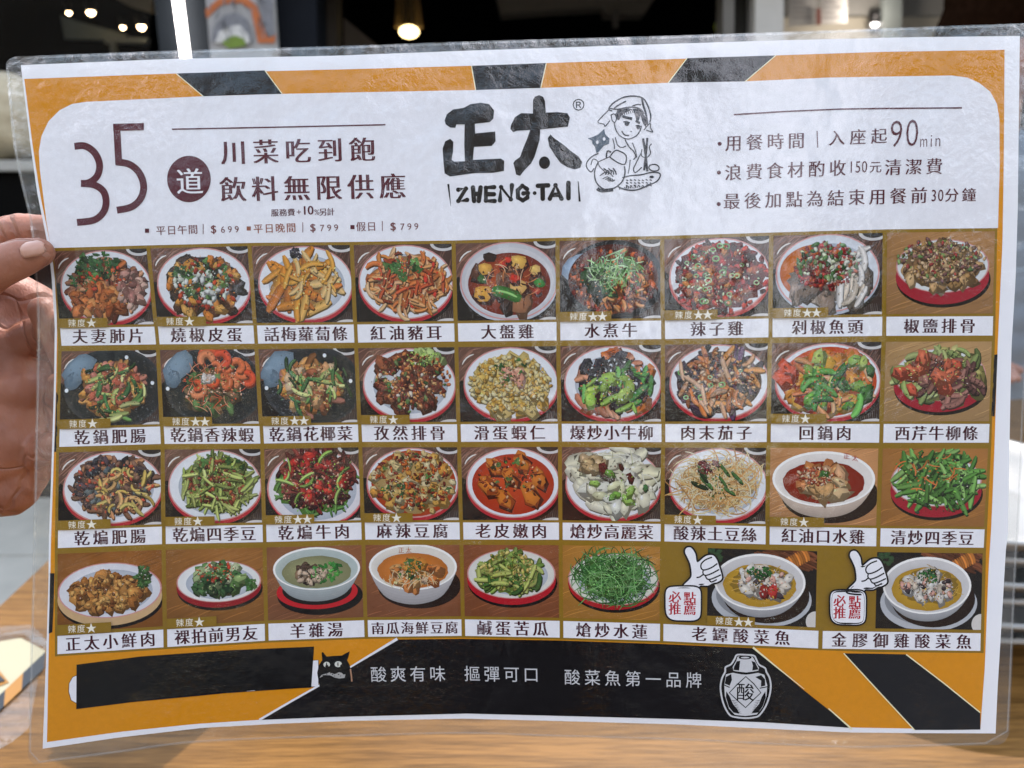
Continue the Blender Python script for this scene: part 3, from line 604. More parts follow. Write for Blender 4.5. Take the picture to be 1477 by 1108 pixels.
        s('s', 26, .15, ['d8d4b8', 'e8e4cc', 'c8c4a4', 'f0eedc'], F0, .75, None, 1.0); s('n', 40, .12, ['f4f2e0', 'a8a888', 'dcd8bc'], F0, .08, None, 1.0); s('b', 40, .08, ['e0dcc0', 'c8c8a0', 'f0f0e0'], F0, .6); s('b', 16, .06, ['c0a47c', 'b09468'], E_(.32, .2, .12, .06)); s('c', 6, .045, ['5c1c1c', '3c1418'], E_(.55, .32, .2, .12), .5); s('c', 7, .05, ['6cac2c', '8cbc3c', '2c7c3c'], E_(.6, .4, .28, .26), .6)
    elif code == 'c7':
        s('n', 330, .13, ['d8b878', 'e8d4a0', 'c89858', 'f0e4c0', 'b07c40'], E_(.52, .4, .36, .26), .07, None, 1.4); s('c', 7, .04, ['5c1820', '7c2430'], E_(.42, .22, .1, .08), .5); s('s', 9, .07, DGR + GRN[:2], E_(.52, .36, .2, .2), .45, .5, .2)
    elif code == 'c8':
        s('b', 40, .07, ['c88c54', 'b8743c', 'd8a478', 'a86434'], E_(.47, .33, .22, .12), .6); s('b', 10, .09, ['d8b484', 'c89860'], E_(.55, .4, .18, .07), .5); s('b', 90, .014, ['8c2c18', 'e0c0a0', 'a84828'], E_(.42, .3, .16, .09)); s('l', 4, .03, GRN[:2], E_(.52, .28, .04, .03)); [putglyph(d.ink, ch, *d.P(u, v), 9.5, lin('a83028'), d.lift() + 2e-5, (1, .16)) for ch, u, v in (('正', .70, .105), ('太', .775, .125))]
    elif code == 'c9':
        s('s', 80, .12, ['4c8c2c', '5ca038', '3c7824', '74b448', '88bc58'], E_(.54, .34, .37, .24), .3, None, .2); s('b', 16, .02, ['2c3c2c'], F0); s('n', 16, .05, ['d87c3c', 'c8682c'], E_(.45, .25, .3, .2), .2)
    elif code == 'd1':
        s('b', 70, .055, ['a86c2c', 'c0843c', '8c541c', 'b87c38'], E_(.48, .42, .34, .17), .75); s('b', 60, .022, ['d8a458', '6c3c14', 'c48c44'], E_(.48, .42, .34, .16)); s('l', 22, .03, ['2c5c24', '3c7430', '1c4418'], E_(.8, .29, .07, .09))
    elif code == 'd2':
        s('c', 34, .06, ['8cac5c', 'a8c07c', '5c8c3c', '3c7034', 'c4cc98'], E_(.54, .33, .25, .15), .6); s('b', 18, .04, DGR, E_(.5, .4, .22, .1)); s('l', 10, .03, ['2c5c24', '3c7430'], E_(.86, .4, .06, .06)); s('b', 8, .018, ['b8341c', 'c84c2c'], E_(.52, .27, .22, .1))
    elif code == 'd3':
        s('b', 26, .045, ['5c4434', '7c6048', '44302a'], E_(.46, .3, .14, .07)); s('l', 20, .035, ['2c8c2c', '48a838', '1c6c20'], E_(.62, .3, .13, .1)); s('b', 14, .03, ['b49c84'], E_(.45, .33, .2, .07))
    elif code == 'd4':
        s('b', 26, .06, ['d8843c', 'c86c24', 'e0a45c', 'd8b494'], E_(.53, .33, .26, .13)); s('b', 4, .09, ['d89430', 'c87c20'], E_(.52, .24, .13, .03)); s('l', 8, .035, GRN[:3], E_(.52, .3, .18, .1)); s('n', 22, .06, ['f0dcb0', 'e0bc84'], E_(.5, .38, .26, .08), .12); [putglyph(d.ink, ch, *d.P(u, v), 9, lin('b0603c'), d.lift() + 2e-5, (1, .03)) for ch, u, v in (('正', .385, .085), ('太', .46, .085))]
    elif code == 'd5':
        s('s', 90, .06, ['7c9c34', '94ac44', '5c8028', 'a8b850'], E_(.48, .32, .32, .22), .6); s('b', 130, .018, ['c8b868', '8c8034', 'b89c54', '4c7424'], E_(.48, .3, .3, .2)); s('s', 18, .07, ['a8b048', '3c6c24'], E_(.48, .4, .32, .14), .5)
    elif code == 'd6':
        s('n', 420, .13, ['245c20', '2f7428', '184818', '3f8834', '5ca04c'], E_(.53, .36, .33, .22), .06, None, 1.3); s('n', 30, .12, ['74b060'], E_(.53, .33, .28, .18), .05, None, 1.0)
    elif code in ('d7', 'd8'):
        s('n', 40, .05, ['c8a03c', 'b88c2c'], E_(.5, .36, .3, .18), .12); s('b', 46, .05, ['ece4d8', 'd8ccbc', 'f4f0e8', 'c8b8a4'], E_(.5, .34, .25, .14), .6); s('b', 14, .03, ['c89484', '3c3034'], E_(.5, .36, .26, .14)); s('l', 26, .022, ['1c5c24', '2c7430', '184420'], E_(.48, .26, .1, .07))
        if code == 'd7': s('b', 6, .05, ['8c1c18', 'a82820'], E_(.56, .42, .08, .03))

names = [["夫妻肺片", "燒椒皮蛋", "話梅蘿蔔條", "紅油豬耳", "大盤雞", "水煮牛", "辣子雞", "剁椒魚頭", "椒鹽排骨"],
         ["乾鍋肥腸", "乾鍋香辣蝦", "乾鍋花椰菜", "孜然排骨", "滑蛋蝦仁", "爆炒小牛柳", "肉末茄子", "回鍋肉", "西芹牛柳條"],
         ["乾煸肥腸", "乾煸四季豆", "乾煸牛肉", "麻辣豆腐", "老皮嫩肉", "熗炒高麗菜", "酸辣土豆絲", "紅油口水雞", "清炒四季豆"],
         ["正太小鮮肉", "裸拍前男友", "羊雜湯", "南瓜海鮮豆腐", "鹹蛋苦瓜", "熗炒水蓮", "老罈酸菜魚", "金膠御雞酸菜魚"]]
stars = [[1, 1, 0, 0, 0, 2, 2, 2, 0], [1, 2, 2, 1, 0, 0, 0, 1, 0], [1, 1, 2, 1, 0, 0, 1, 1, 0], [1, 1, 0, 0, 0, 0, 2, 0]]
TAGW = lin((236, 230, 214))
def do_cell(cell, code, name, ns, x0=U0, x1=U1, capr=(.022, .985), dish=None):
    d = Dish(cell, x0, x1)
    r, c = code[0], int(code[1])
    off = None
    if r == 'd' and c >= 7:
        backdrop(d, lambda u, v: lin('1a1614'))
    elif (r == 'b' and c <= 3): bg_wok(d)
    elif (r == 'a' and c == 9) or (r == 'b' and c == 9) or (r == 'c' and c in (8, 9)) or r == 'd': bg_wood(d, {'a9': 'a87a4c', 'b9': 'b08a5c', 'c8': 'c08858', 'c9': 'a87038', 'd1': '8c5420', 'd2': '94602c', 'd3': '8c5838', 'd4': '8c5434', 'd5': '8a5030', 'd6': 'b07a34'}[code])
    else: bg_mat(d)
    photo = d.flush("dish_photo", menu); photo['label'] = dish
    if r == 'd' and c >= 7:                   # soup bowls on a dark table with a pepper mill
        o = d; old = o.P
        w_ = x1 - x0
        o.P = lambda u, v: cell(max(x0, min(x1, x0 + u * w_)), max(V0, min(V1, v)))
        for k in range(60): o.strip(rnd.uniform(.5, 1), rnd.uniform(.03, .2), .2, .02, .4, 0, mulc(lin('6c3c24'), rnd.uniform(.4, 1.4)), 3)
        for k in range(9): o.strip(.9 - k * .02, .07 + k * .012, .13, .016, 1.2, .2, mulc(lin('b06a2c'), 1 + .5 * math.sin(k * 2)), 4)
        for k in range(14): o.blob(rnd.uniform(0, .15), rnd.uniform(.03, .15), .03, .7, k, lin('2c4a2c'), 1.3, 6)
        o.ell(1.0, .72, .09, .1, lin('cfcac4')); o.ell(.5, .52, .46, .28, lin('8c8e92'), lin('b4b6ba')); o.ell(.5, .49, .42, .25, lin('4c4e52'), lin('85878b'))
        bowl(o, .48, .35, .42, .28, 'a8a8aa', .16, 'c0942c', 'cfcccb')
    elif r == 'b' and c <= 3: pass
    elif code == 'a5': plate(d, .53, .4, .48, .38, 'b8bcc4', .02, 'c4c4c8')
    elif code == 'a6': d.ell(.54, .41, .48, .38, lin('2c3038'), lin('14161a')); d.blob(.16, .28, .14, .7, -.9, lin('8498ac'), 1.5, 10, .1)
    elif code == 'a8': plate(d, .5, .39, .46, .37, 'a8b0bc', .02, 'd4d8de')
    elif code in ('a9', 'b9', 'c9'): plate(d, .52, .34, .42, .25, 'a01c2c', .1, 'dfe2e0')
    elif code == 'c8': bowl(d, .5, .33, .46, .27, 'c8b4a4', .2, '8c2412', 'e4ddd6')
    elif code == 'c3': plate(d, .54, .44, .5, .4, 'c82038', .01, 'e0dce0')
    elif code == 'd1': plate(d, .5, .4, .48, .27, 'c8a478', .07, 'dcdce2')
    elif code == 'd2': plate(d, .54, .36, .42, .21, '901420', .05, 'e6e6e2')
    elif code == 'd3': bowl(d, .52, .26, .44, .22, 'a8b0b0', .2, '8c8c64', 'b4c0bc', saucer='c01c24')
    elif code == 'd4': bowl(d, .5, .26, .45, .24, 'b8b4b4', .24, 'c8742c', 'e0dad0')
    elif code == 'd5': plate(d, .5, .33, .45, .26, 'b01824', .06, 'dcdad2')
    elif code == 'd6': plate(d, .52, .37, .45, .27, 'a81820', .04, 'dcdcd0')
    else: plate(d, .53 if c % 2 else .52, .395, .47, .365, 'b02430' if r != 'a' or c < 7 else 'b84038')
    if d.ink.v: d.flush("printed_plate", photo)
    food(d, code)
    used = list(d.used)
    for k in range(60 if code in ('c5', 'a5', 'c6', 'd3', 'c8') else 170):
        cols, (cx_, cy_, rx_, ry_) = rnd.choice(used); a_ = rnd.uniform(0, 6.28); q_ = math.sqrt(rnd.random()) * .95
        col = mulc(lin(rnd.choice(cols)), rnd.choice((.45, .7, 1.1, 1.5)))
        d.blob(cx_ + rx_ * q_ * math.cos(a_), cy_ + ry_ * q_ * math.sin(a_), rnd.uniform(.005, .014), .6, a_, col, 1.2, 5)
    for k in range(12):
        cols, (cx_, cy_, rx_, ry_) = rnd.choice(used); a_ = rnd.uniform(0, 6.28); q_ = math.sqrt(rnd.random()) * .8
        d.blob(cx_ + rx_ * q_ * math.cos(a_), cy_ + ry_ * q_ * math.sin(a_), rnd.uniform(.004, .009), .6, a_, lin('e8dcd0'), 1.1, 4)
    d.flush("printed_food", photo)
    zz = Z * 5 + 2600 * 3.2e-7
    if ns:
        ik = Ink(); a0 = .02 if r != 'd' or c < 7 else x0
        tw = .49 if r != 'd' or c < 7 else .3
        ik.big([cell(a0, .705), cell(a0 + tw, .705), cell(a0 + tw, .8), cell(a0, .8)], GOLD, zz, 14)
        q0 = cell(a0 + .17 * (tw / .49), .752); wq = 13 * 1.0
        dxy = Vector(cell(.6, .75)) - Vector(cell(.4, .75)); dxy.normalize()
        for k, ch in enumerate("辣度" + "★" * ns):
            xx = q0[0] - 6 + k * 13.5 + (1 if k > 1 else 0); putglyph(ik, ch, xx, q0[1] + (xx - q0[0]) * dxy.y, 12 if k < 2 else 17, TAGW, zz + 1e-5, tuple(dxy), None, 0, 1, 0, (.5, .37) if k < 2 else (.48, .38))
        ik.build("spice_tag", photo)
    ik = Ink(); e0, e1 = capr
    top, bot = (.80, .975) if r != 'd' else (.808, .98)
    n = 6
    for k in range(n):
        u0, u1 = e0 + (e1 - e0) * k / n, e0 + (e1 - e0) * (k + 1) / n
        ik.poly([cell(u0, top), cell(u1, top), cell(u1, bot), cell(u0, bot)], WHITE, Z * 5)
    L_ = len(name); cw = math.dist(cell(e0, .9), cell(e1, .9)); px_ = {3: 27, 4: 27, 5: 24.5, 6: 21.3, 7: 27}[L_] if cw < 190 else (30 if L_ == 5 else 30)
    half = px_ * (L_ - 1) / 2 / cw * (e1 - e0); mid = (e0 + e1) / 2
    if code == 'd1': half *= 1.1
    a, b_ = cell(mid - half, (top + bot) / 2), cell(mid + half, (top + bot) / 2)
    text(ik, name, *a, *b_, 22.5 if L_ < 6 or cw > 190 else 19, lin((66, 20, 32)), Z * 5 + 1e-5, .034, -.003)
    ik.build("caption", menu)
DL = {'a1': 'sliced beef with coriander', 'a2': 'preserved eggs with green pepper', 'a3': 'golden radish strips', 'a4': 'pig ear slices in chilli oil', 'a5': 'chicken stew with potato and green pepper', 'a6': 'red boiled beef with herbs in black pan', 'a7': 'chilli chicken with onion rings', 'a8': 'fish head under chopped chilli', 'a9': 'pale fried ribs in red bowl',
      'b1': 'dry pot pork with greens', 'b2': 'orange shrimps in a black wok', 'b3': 'cauliflower in a black wok', 'b4': 'brown cumin ribs on lettuce', 'b5': 'yellow scrambled egg with shrimp', 'b6': 'beef with black fungus and green onion', 'b7': 'dark aubergine strips', 'b8': 'orange twice-cooked pork with peppers', 'b9': 'celery and beef in a red bowl',
      'c1': 'brown intestine stir-fry', 'c2': 'thin green beans with mince', 'c3': 'dark red dried beef', 'c4': 'orange tofu cubes', 'c5': 'tofu slabs in red sauce', 'c6': 'pale cabbage leaves', 'c7': 'pale potato shreds', 'c8': 'chicken in red oil in a white bowl', 'c9': 'bright green beans in a red plate',
      'd1': 'golden fried meat pieces with parsley', 'd2': 'cucumber pieces on oval plate', 'd3': 'lamb soup on a red saucer', 'd4': 'orange seafood tofu soup', 'd5': 'bitter melon with salted egg', 'd6': 'dark green water stems', 'd7': 'fish soup with a red date', 'd8': 'yellow fish soup with chives'}
for r in range(4):
    for c in range(9):
        if r == 3 and c > 5: break
        q = [(gx[r][c], gy[r][c]), (gx[r][c + 1], gy[r][c + 1]), (gx[r + 1][c + 1], gy[r + 1][c + 1]), (gx[r + 1][c], gy[r + 1][c])]
        code = 'abcd'[r] + str(c + 1)
        do_cell(Cell(q), code, names[r][c], stars[r][c], dish="printed photo of " + DL[code])
def wide(q, code, name, ns, x0, x1):
    do_cell(Cell(q), code, name, ns, x0, x1, (.012, .985), "printed photo of " + DL[code])
W1 = [(955, 784.5), (1187, 791), (1183.3, 938.5), (954, 927.5)]; W2 = [(1187, 791), (1421, 794), (1417.5, 942), (1183.3, 938.5)]
wide(W1, 'd7', names[3][6], 2, .285, .965); wide(W2, 'd8', names[3][7], 0, .335, .985)

# thumbs-up badges
def thumb_badge(ox, oy, sc_, tilt=0):
    ik = Ink(); zz = Z * 5 + 2600 * 3.2e-7
    T = lambda p: (ox + p[0] / sc_, oy + p[1] / sc_)
    hand = [(250, 95), (262, 62), (300, 60), (335, 110), (352, 180), (420, 130), (480, 122), (515, 160), (535, 220), (553, 280), (555, 320), (520, 345), (480, 355), (440, 375), (375, 375), (350, 410), (235, 400), (240, 370), (290, 320), (305, 285), (295, 200), (270, 140)]
    hand = smooth_pts([T(p) for p in hand], 4, True)
    boxp = smooth_pts([T(p) for p in [(90, 430), (110, 395), (160, 385), (235, 384), (320, 385), (365, 400), (380, 440), (380, 520), (378, 600), (365, 645), (320, 665), (235, 665), (150, 660), (105, 630), (90, 580), (88, 500)]], 3, True)
    ik.line(hand, 5, lin((15, 15, 17)), zz, closed=True); ik.big(hand, WHITE, zz + 3e-6, 40)
    ik.line(boxp, 4.6, lin((15, 15, 17)), zz + 5e-6, closed=True); ik.big(boxp, WHITE, zz + 8e-6, 60)
    for L_ in ([(475, 138), (420, 160), (385, 195), (385, 230), (410, 245), (470, 225), (520, 190)], [(400, 250), (400, 275), (420, 290), (470, 275), (535, 240)], [(420, 295), (435, 320), (470, 320), (550, 285)], [(450, 325), (470, 345), (515, 325)], [(345, 308), (375, 302), (400, 282)]):
        ik.line(smooth_pts([T(p) for p in L_], 4), 2, lin((15, 15, 17)), zz + 1e-5)
    for ch, x, y in (("必", 165, 472), ("推", 165, 570), ("點", 290, 478), ("薦", 290, 572)): q = T((x, y)); putglyph(ik, ch, q[0], q[1], 18.5, RED, zz + 1e-5, (1, .02), None, .025)
    ik.build("thumbs_up_badge", menu)
thumb_badge(945, 780, 5.79); thumb_badge(1182.5, 785, 5.75)

# ------------------------------------------------------------------ bottom band
ink = Ink(); zb = Z * 4
ink.big([(573.5, 922.5), (668, 921.5), (809, 924), (954, 929), (1087, 935), (1155, 992), (1228, 1050), (1102, 1042), (980, 1037.3), (818, 1033), (673, 1029.4), (480, 1034.3), (376, 1038.5), (470, 985), (520, 955)], lin((12, 10, 12)), zb)
ink.line([(374, 1038.5), (421, 1011), (468, 984.5)], 3.2, WHITE, zb + 1e-5, 2.6); ink.line([(500, 965.5), (519, 954), (573, 921.5)], 2.2, WHITE, zb + 1e-5, 4)
ink.line([(1086, 934), (1120, 962), (1160, 994)], 2.8, CREAM, zb + 1e-5, .8); ink.line([(1195, 1022), (1229, 1052)], 1.5, CREAM, zb + 1e-5, 2.4)
ink.build("black_banner", menu)
ink = Ink()
pill = [(110, 1014), (103, 1010), (99.5, 998), (100, 986), (105, 977), (112, 974), (203, 964), (330, 956), (459, 952.5), (459, 990), (330, 999), (203, 1007)]
ink.line(pill, 1.6, K, zb + 2e-6, closed=True); ink.big(pill, WHITE, zb + 6e-6)
ink.big([(110.4, 958.8), (203, 947), (330, 938), (453, 932.7), (451, 962), (449, 992), (365, 996), (281, 1004.5), (190, 1013), (110, 1023)], lin((3, 3, 3)), zb + 3e-5)
ink.build("black_bar", menu)
ink = Ink(); SIL = lin((205, 205, 208))
text(ink, "酸爽有味", 546, 973, 631, 972, 24, SIL, zb + 2e-5, .0, 0); text(ink, "摳彈可口", 681, 972, 766, 973.3, 24, SIL, zb + 2e-5, 0, 0)
text(ink, "酸菜魚第一品牌", 825.3, 977, 1000.7, 981.4, 24, SIL, zb + 2e-5, 0, 0); ink.build("slogan_lettering", menu)
ink = Ink()
def Z4(p): return (440 + p[0] / 10.55, 930 + p[1] / 10.55)
ink.big([Z4(p) for p in [(252, 120), (275, 112), (300, 150), (330, 180), (420, 172), (560, 165), (620, 130), (680, 100), (662, 180), (640, 235), (680, 310), (700, 420), (722, 560), (700, 640), (640, 760), (400, 800), (240, 720), (205, 560), (185, 430), (210, 310), (262, 235)]], lin((6, 5, 7)), zb + 3.6e-5)
for x_, y_, a, b_ in ((330, 303, 4.7, 4.1), (505, 297, 5.3, 4.3)):
    q = Z4((x_, y_)); ink.disc(q[0], q[1], a, b_, lin((215, 215, 205)), zb + 4.2e-5); ink.disc(q[0] - .4, q[1], .8, 3.2, K, zb + 6e-5, 10)
ink.big([Z4(p) for p in [(220, 505), (250, 462), (310, 432), (380, 420), (450, 450), (520, 415), (590, 420), (615, 455), (600, 505), (520, 515), (450, 500), (380, 465), (300, 465)]], lin((170, 168, 165)), zb + 4.2e-5)
for k in range(9): q = Z4((300 + k * 30, 430 + (k % 3) * 22)); ink.disc(q[0], q[1], 1.1, .9, K, zb + 4.6e-5, 7)
ink.line([Z4((690, 370)), Z4((705, 480)), Z4((712, 560))], 2, lin('b08468'), zb + 4.2e-5)
ink.build("cat_drawing", menu)
ink = Ink()
def Z5(p): return (1020 + p[0] / 9.233, 930 + p[1] / 9.233)
jar = [(400, 135), (520, 135), (620, 145), (650, 185), (690, 265), (770, 310), (790, 365), (830, 440), (848, 550), (830, 680), (780, 820), (700, 935), (640, 965), (510, 978), (380, 965), (300, 935), (230, 820), (190, 680), (178, 550), (200, 440), (240, 360), (245, 300), (320, 260), (370, 180)]
jp = smooth_pts([Z5(p) for p in jar], 3, True); ink.line(jp, 2.4, SIL, zb + 2e-5, closed=True)
ink.big([Z5(p) for p in [(405, 160), (500, 150), (605, 160), (640, 220), (690, 310), (680, 350), (520, 370), (350, 350), (340, 300), (390, 210)]], SIL, zb + 2e-5)
ink.big([Z5(p) for p in [(250, 395), (350, 372), (520, 395), (680, 375), (760, 400), (800, 540), (790, 680), (740, 830), (660, 930), (510, 950), (370, 935), (290, 850), (235, 680), (228, 540)]], SIL, zb + 2e-5)
q = Z5((505, 172)); ink.disc(q[0], q[1], 9.5, 2.6, K, zb + 2.4e-5); ink.disc(q[0], q[1], 6, 1.2, SIL, zb + 2.6e-5)
def B(pts, wd=1.3): ink.line(smooth_pts([Z5(p) for p in pts], 4), wd, K, zb + 2.8e-5)
B([(270, 320), (330, 355), (510, 385), (700, 355), (760, 340)], 3); B([(225, 535), (300, 570)], 1.5); B([(700, 580), (800, 560)], 1.5)
for poly_ in ([(395, 220), (440, 215), (425, 345), (350, 335), (360, 290)], [(590, 215), (640, 235), (685, 330), (600, 345), (610, 280)], [(250, 430), (320, 390), (330, 470), (300, 545), (235, 520)], [(640, 430), (720, 405), (770, 460), (775, 545), (715, 560), (720, 480)],
              [(255, 620), (300, 690), (345, 790), (400, 860), (430, 920), (350, 905), (290, 830), (250, 700)], [(775, 620), (730, 690), (690, 790), (630, 860), (590, 915), (680, 905), (740, 820), (780, 700)]):
    ink.big([Z5(p) for p in poly_], K, zb + 2.8e-5)
for k in range(8): a, b_ = Z5((330 + k * 12, 740 + k * 22)), Z5((400 + k * 8, 750 + k * 24)); ink.line([a, b_], .9, K, zb + 3e-5, .2); a, b_ = Z5((700 - k * 12, 740 + k * 22)), Z5((640 - k * 8, 750 + k * 24)); ink.line([a, b_], .9, K, zb + 3e-5, .2)
dm = [Z5(p) for p in [(515, 425), (620, 520), (715, 640), (610, 740), (512, 838), (400, 740), (295, 640), (400, 530)]]
ink.big(dm, SIL, zb + 3.3e-5); ink.line(dm, 1.5, K, zb + 3.6e-5, closed=True); q = Z5((508, 632)); putglyph(ink, "酸", q[0], q[1], 27, K, zb + 4e-5, (1, .05), None, .01)
ink.build("jar_drawing", menu)

# ------------------------------------------------------------------ laminate film (front and back sheets)
FT = [(7, 82), (250, 73), (500, 66), (700, 59), (980, 51), (1349, 38), (1497, 33)]
FB = [(40, 1104), (170, 1087), (290, 1072), (500, 1064), (666, 1060), (800, 1064), (980, 1069), (1102, 1075), (1227, 1080), (1330, 1078), (1455, 1074)]
FL = [(7, 82), (20, 217), (42, 318), (50, 400), (53, 470), (52, 560), (50, 650), (47, 800), (43, 950), (40, 1104)]
FR = [(1497, 33), (1492, 300), (1482, 500), (1473, 700), (1465, 850), (1459, 991), (1455, 1074)]
G, Fc = coons(smooth_pts(FT, 6), smooth_pts(FR, 6), smooth_pts(FB, 6), smooth_pts(FL, 6), 260, 190)
for (cx_, cy_, sx_, sy_) in ((7, 82, 1, 1), (1497, 33, -1, 1), (1455, 1074, -1, -1), (40, 1104, 1, -1)):
    r_ = 15; ox, oy = cx_ + sx_ * (r_ + 1), cy_ + sy_ * r_
    for p in G:
        if (p[0] - ox) * sx_ < 0 and (p[1] - oy) * sy_ < 0:
            dd = math.hypot(p[0] - ox, p[1] - oy)
            if dd > r_: p[0] = ox + (p[0] - ox) * r_ / dd; p[1] = oy + (p[1] - oy) * r_ / dd
def film_mat(name, haze, bumps, ior=1.52):
    m, t, b = newmat(name); N, L = t.nodes, t.links; N.remove(b); out = N['Material Output']
    tc = N.new('ShaderNodeTexCoord')
    a = N.new('ShaderNodeTexNoise'); a.inputs['Scale'].default_value = 330; a.inputs['Detail'].default_value = 5; a.inputs['Distortion'].default_value = .7
    c = N.new('ShaderNodeTexNoise'); c.inputs['Scale'].default_value = 38; c.inputs['Detail'].default_value = 3
    L.new(tc.outputs['Object'], a.inputs['Vector']); L.new(tc.outputs['Object'], c.inputs['Vector'])
    msk = N.new('ShaderNodeTexNoise'); msk.inputs['Scale'].default_value = 24; msk.inputs['Detail'].default_value = 2; L.new(tc.outputs['Object'], msk.inputs['Vector'])
    mr = N.new('ShaderNodeMapRange'); mr.inputs[1].default_value = .46; mr.inputs[2].default_value = .66; mr.inputs[3].default_value = .04; mr.inputs[4].default_value = 1
    L.new(msk.outputs[0], mr.inputs[0])
    mu = N.new('ShaderNodeMath'); mu.operation = 'MULTIPLY'; L.new(a.outputs[0], mu.inputs[0]); L.new(mr.outputs[0], mu.inputs[1])
    g = N.new('ShaderNodeTexNoise'); g.inputs['Scale'].default_value = 1500; g.inputs['Detail'].default_value = 2; L.new(tc.outputs['Object'], g.inputs['Vector'])
    b0 = N.new('ShaderNodeBump'); b0.inputs['Strength'].default_value = 1; b0.inputs['Distance'].default_value = .00005; L.new(g.outputs[0], b0.inputs['Height'])
    b1 = N.new('ShaderNodeBump'); b1.inputs['Strength'].default_value = 1; b1.inputs['Distance'].default_value = bumps[0]; L.new(mu.outputs[0], b1.inputs['Height']); L.new(b0.outputs[0], b1.inputs['Normal'])
    b2 = N.new('ShaderNodeBump'); b2.inputs['Strength'].default_value = 1; b2.inputs['Distance'].default_value = bumps[1]; L.new(c.outputs[0], b2.inputs['Height']); L.new(b1.outputs[0], b2.inputs['Normal'])
    ge = N.new('ShaderNodeNewGeometry'); dt = N.new('ShaderNodeVectorMath'); dt.operation = 'DOT_PRODUCT'   # the same reflectance from either side of the thin film
    L.new(ge.outputs['Incoming'], dt.inputs[0]); L.new(b2.outputs[0], dt.inputs[1]); r0 = ((ior - 1) / (ior + 1)) ** 2
    def mth(op, a, b_=None):
        n = N.new('ShaderNodeMath'); n.operation = op; n.use_clamp = op == 'ADD'
        for i, x in enumerate((a, b_)):
            if x is None: continue
            if isinstance(x, (int, float)): n.inputs[i].default_value = x
            else: L.new(x, n.inputs[i])
        return n.outputs[0]
    fres = mth('ADD', mth('MULTIPLY', mth('POWER', mth('SUBTRACT', 1.0, mth('ABSOLUTE', dt.outputs['Value'])), 5.0), 1 - r0), r0 * 1.9)
    gl = N.new('ShaderNodeBsdfGlossy'); gl.inputs['Roughness'].default_value = .035; L.new(b2.outputs[0], gl.inputs['Normal'])
    tr = N.new('ShaderNodeBsdfTransparent'); tr.inputs[0].default_value = (.97, .975, .97, 1)
    src = tr
    if haze:
        df = N.new('ShaderNodeBsdfDiffuse'); df.inputs[0].default_value = (.75, .77, .78, 1); mh = N.new('ShaderNodeMixShader')
        mh.inputs[0].default_value = haze; L.new(tr.outputs[0], mh.inputs[1]); L.new(df.outputs[0], mh.inputs[2]); src = mh
    mx = N.new('ShaderNodeMixShader'); L.new(fres, mx.inputs[0]); L.new(src.outputs[0], mx.inputs[1]); L.new(gl.outputs[0], mx.inputs[2])
    L.new(mx.outputs[0], out.inputs['Surface']); return m
fm = film_mat("laminate_front", 0, (.0006, .0016)); fk = film_mat("laminate_back", .035, (.0005, .0045))
me = mesh("film_front", sheet(G, .0014).tolist(), Fc, True); link("laminate_film", me, menu, fm)
me = mesh("film_back", sheet(G, -.0004).tolist(), Fc, True); link("laminate_film", me, menu, fk)
ik = Ink(); ol = smooth_pts(FT, 6) + smooth_pts(FR, 6)[1:] + smooth_pts(FB, 6)[::-1][1:] + smooth_pts(FL, 6)[::-1][1:-1]
ol = [p for p in ol if min(math.hypot(p[0] - a, p[1] - b_) for a, b_ in ((7, 82), (1497, 33), (1455, 1074), (40, 1104))) > 14]
i0 = None
ik.line([(p[0] + (3 if p[0] < 60 else -3 if p[0] > 1440 else 0), p[1] + (3 if p[1] < 90 else -3 if p[1] > 1055 else 0)) for p in ol], 2.6, WHITE, -.0001, closed=True)
o = ik.build("sealed_rim", menu); o.data.materials.clear(); o.data.materials.append(film_mat("laminate_rim", .16, (.0004, .004)))

exec_after = True
# ------------------------------------------------------------------ table
TZ = -.315; FZ = -1.06
def wood(name, c0, c1, rough, rot=0):
    m, t, b = newmat(name); N, L = t.nodes, t.links
    tc = N.new('ShaderNodeTexCoord'); mp_ = N.new('ShaderNodeMapping'); mp_.inputs['Scale'].default_value = (2.2, 42, 10); mp_.inputs['Rotation'].default_value = (0, 0, rot)
    L.new(tc.outputs['Object'], mp_.inputs[0])
    a = N.new('ShaderNodeTexNoise'); a.inputs['Scale'].default_value = 3; a.inputs['Detail'].default_value = 9; a.inputs['Roughness'].default_value = .65; a.inputs['Distortion'].default_value = .6; L.new(mp_.outputs[0], a.inputs['Vector'])
    mp2 = N.new('ShaderNodeMapping'); mp2.inputs['Scale'].default_value = (14, 420, 60); mp2.inputs['Rotation'].default_value = (0, 0, rot); L.new(tc.outputs['Object'], mp2.inputs[0])
    f = N.new('ShaderNodeTexNoise'); f.inputs['Scale'].default_value = 2.5; f.inputs['Detail'].default_value = 6; L.new(mp2.outputs[0], f.inputs['Vector'])
    ad = N.new('ShaderNodeMath'); ad.operation = 'MULTIPLY_ADD'; ad.inputs[1].default_value = .7; L.new(f.outputs[0], ad.inputs[0]); L.new(a.outputs[0], ad.inputs[2])
    cr = N.new('ShaderNodeValToRGB'); cr.color_ramp.elements[0].position = .62; cr.color_ramp.elements[1].position = 1.08
    cr.color_ramp.elements[0].color = (*c0, 1); cr.color_ramp.elements[1].color = (*c1, 1); L.new(ad.outputs[0], cr.inputs[0]); L.new(cr.outputs[0], b.inputs['Base Color'])
    b.inputs['Roughness'].default_value = rough; b.inputs['Specular IOR Level'].default_value = .16
    bp = N.new('ShaderNodeBump'); bp.inputs['Distance'].default_value = .0004; bp.inputs['Strength'].default_value = .6; L.new(f.outputs[0], bp.inputs['Height']); L.new(bp.outputs[0], b.inputs['Normal'])
    return m
wt = wood("oak_veneer", (.066, .030, .006), (.215, .105, .028), .42)
e1, e2 = atz(0, 870, TZ), atz(75, 800, TZ)
ed = (e2 - e1).normalized()
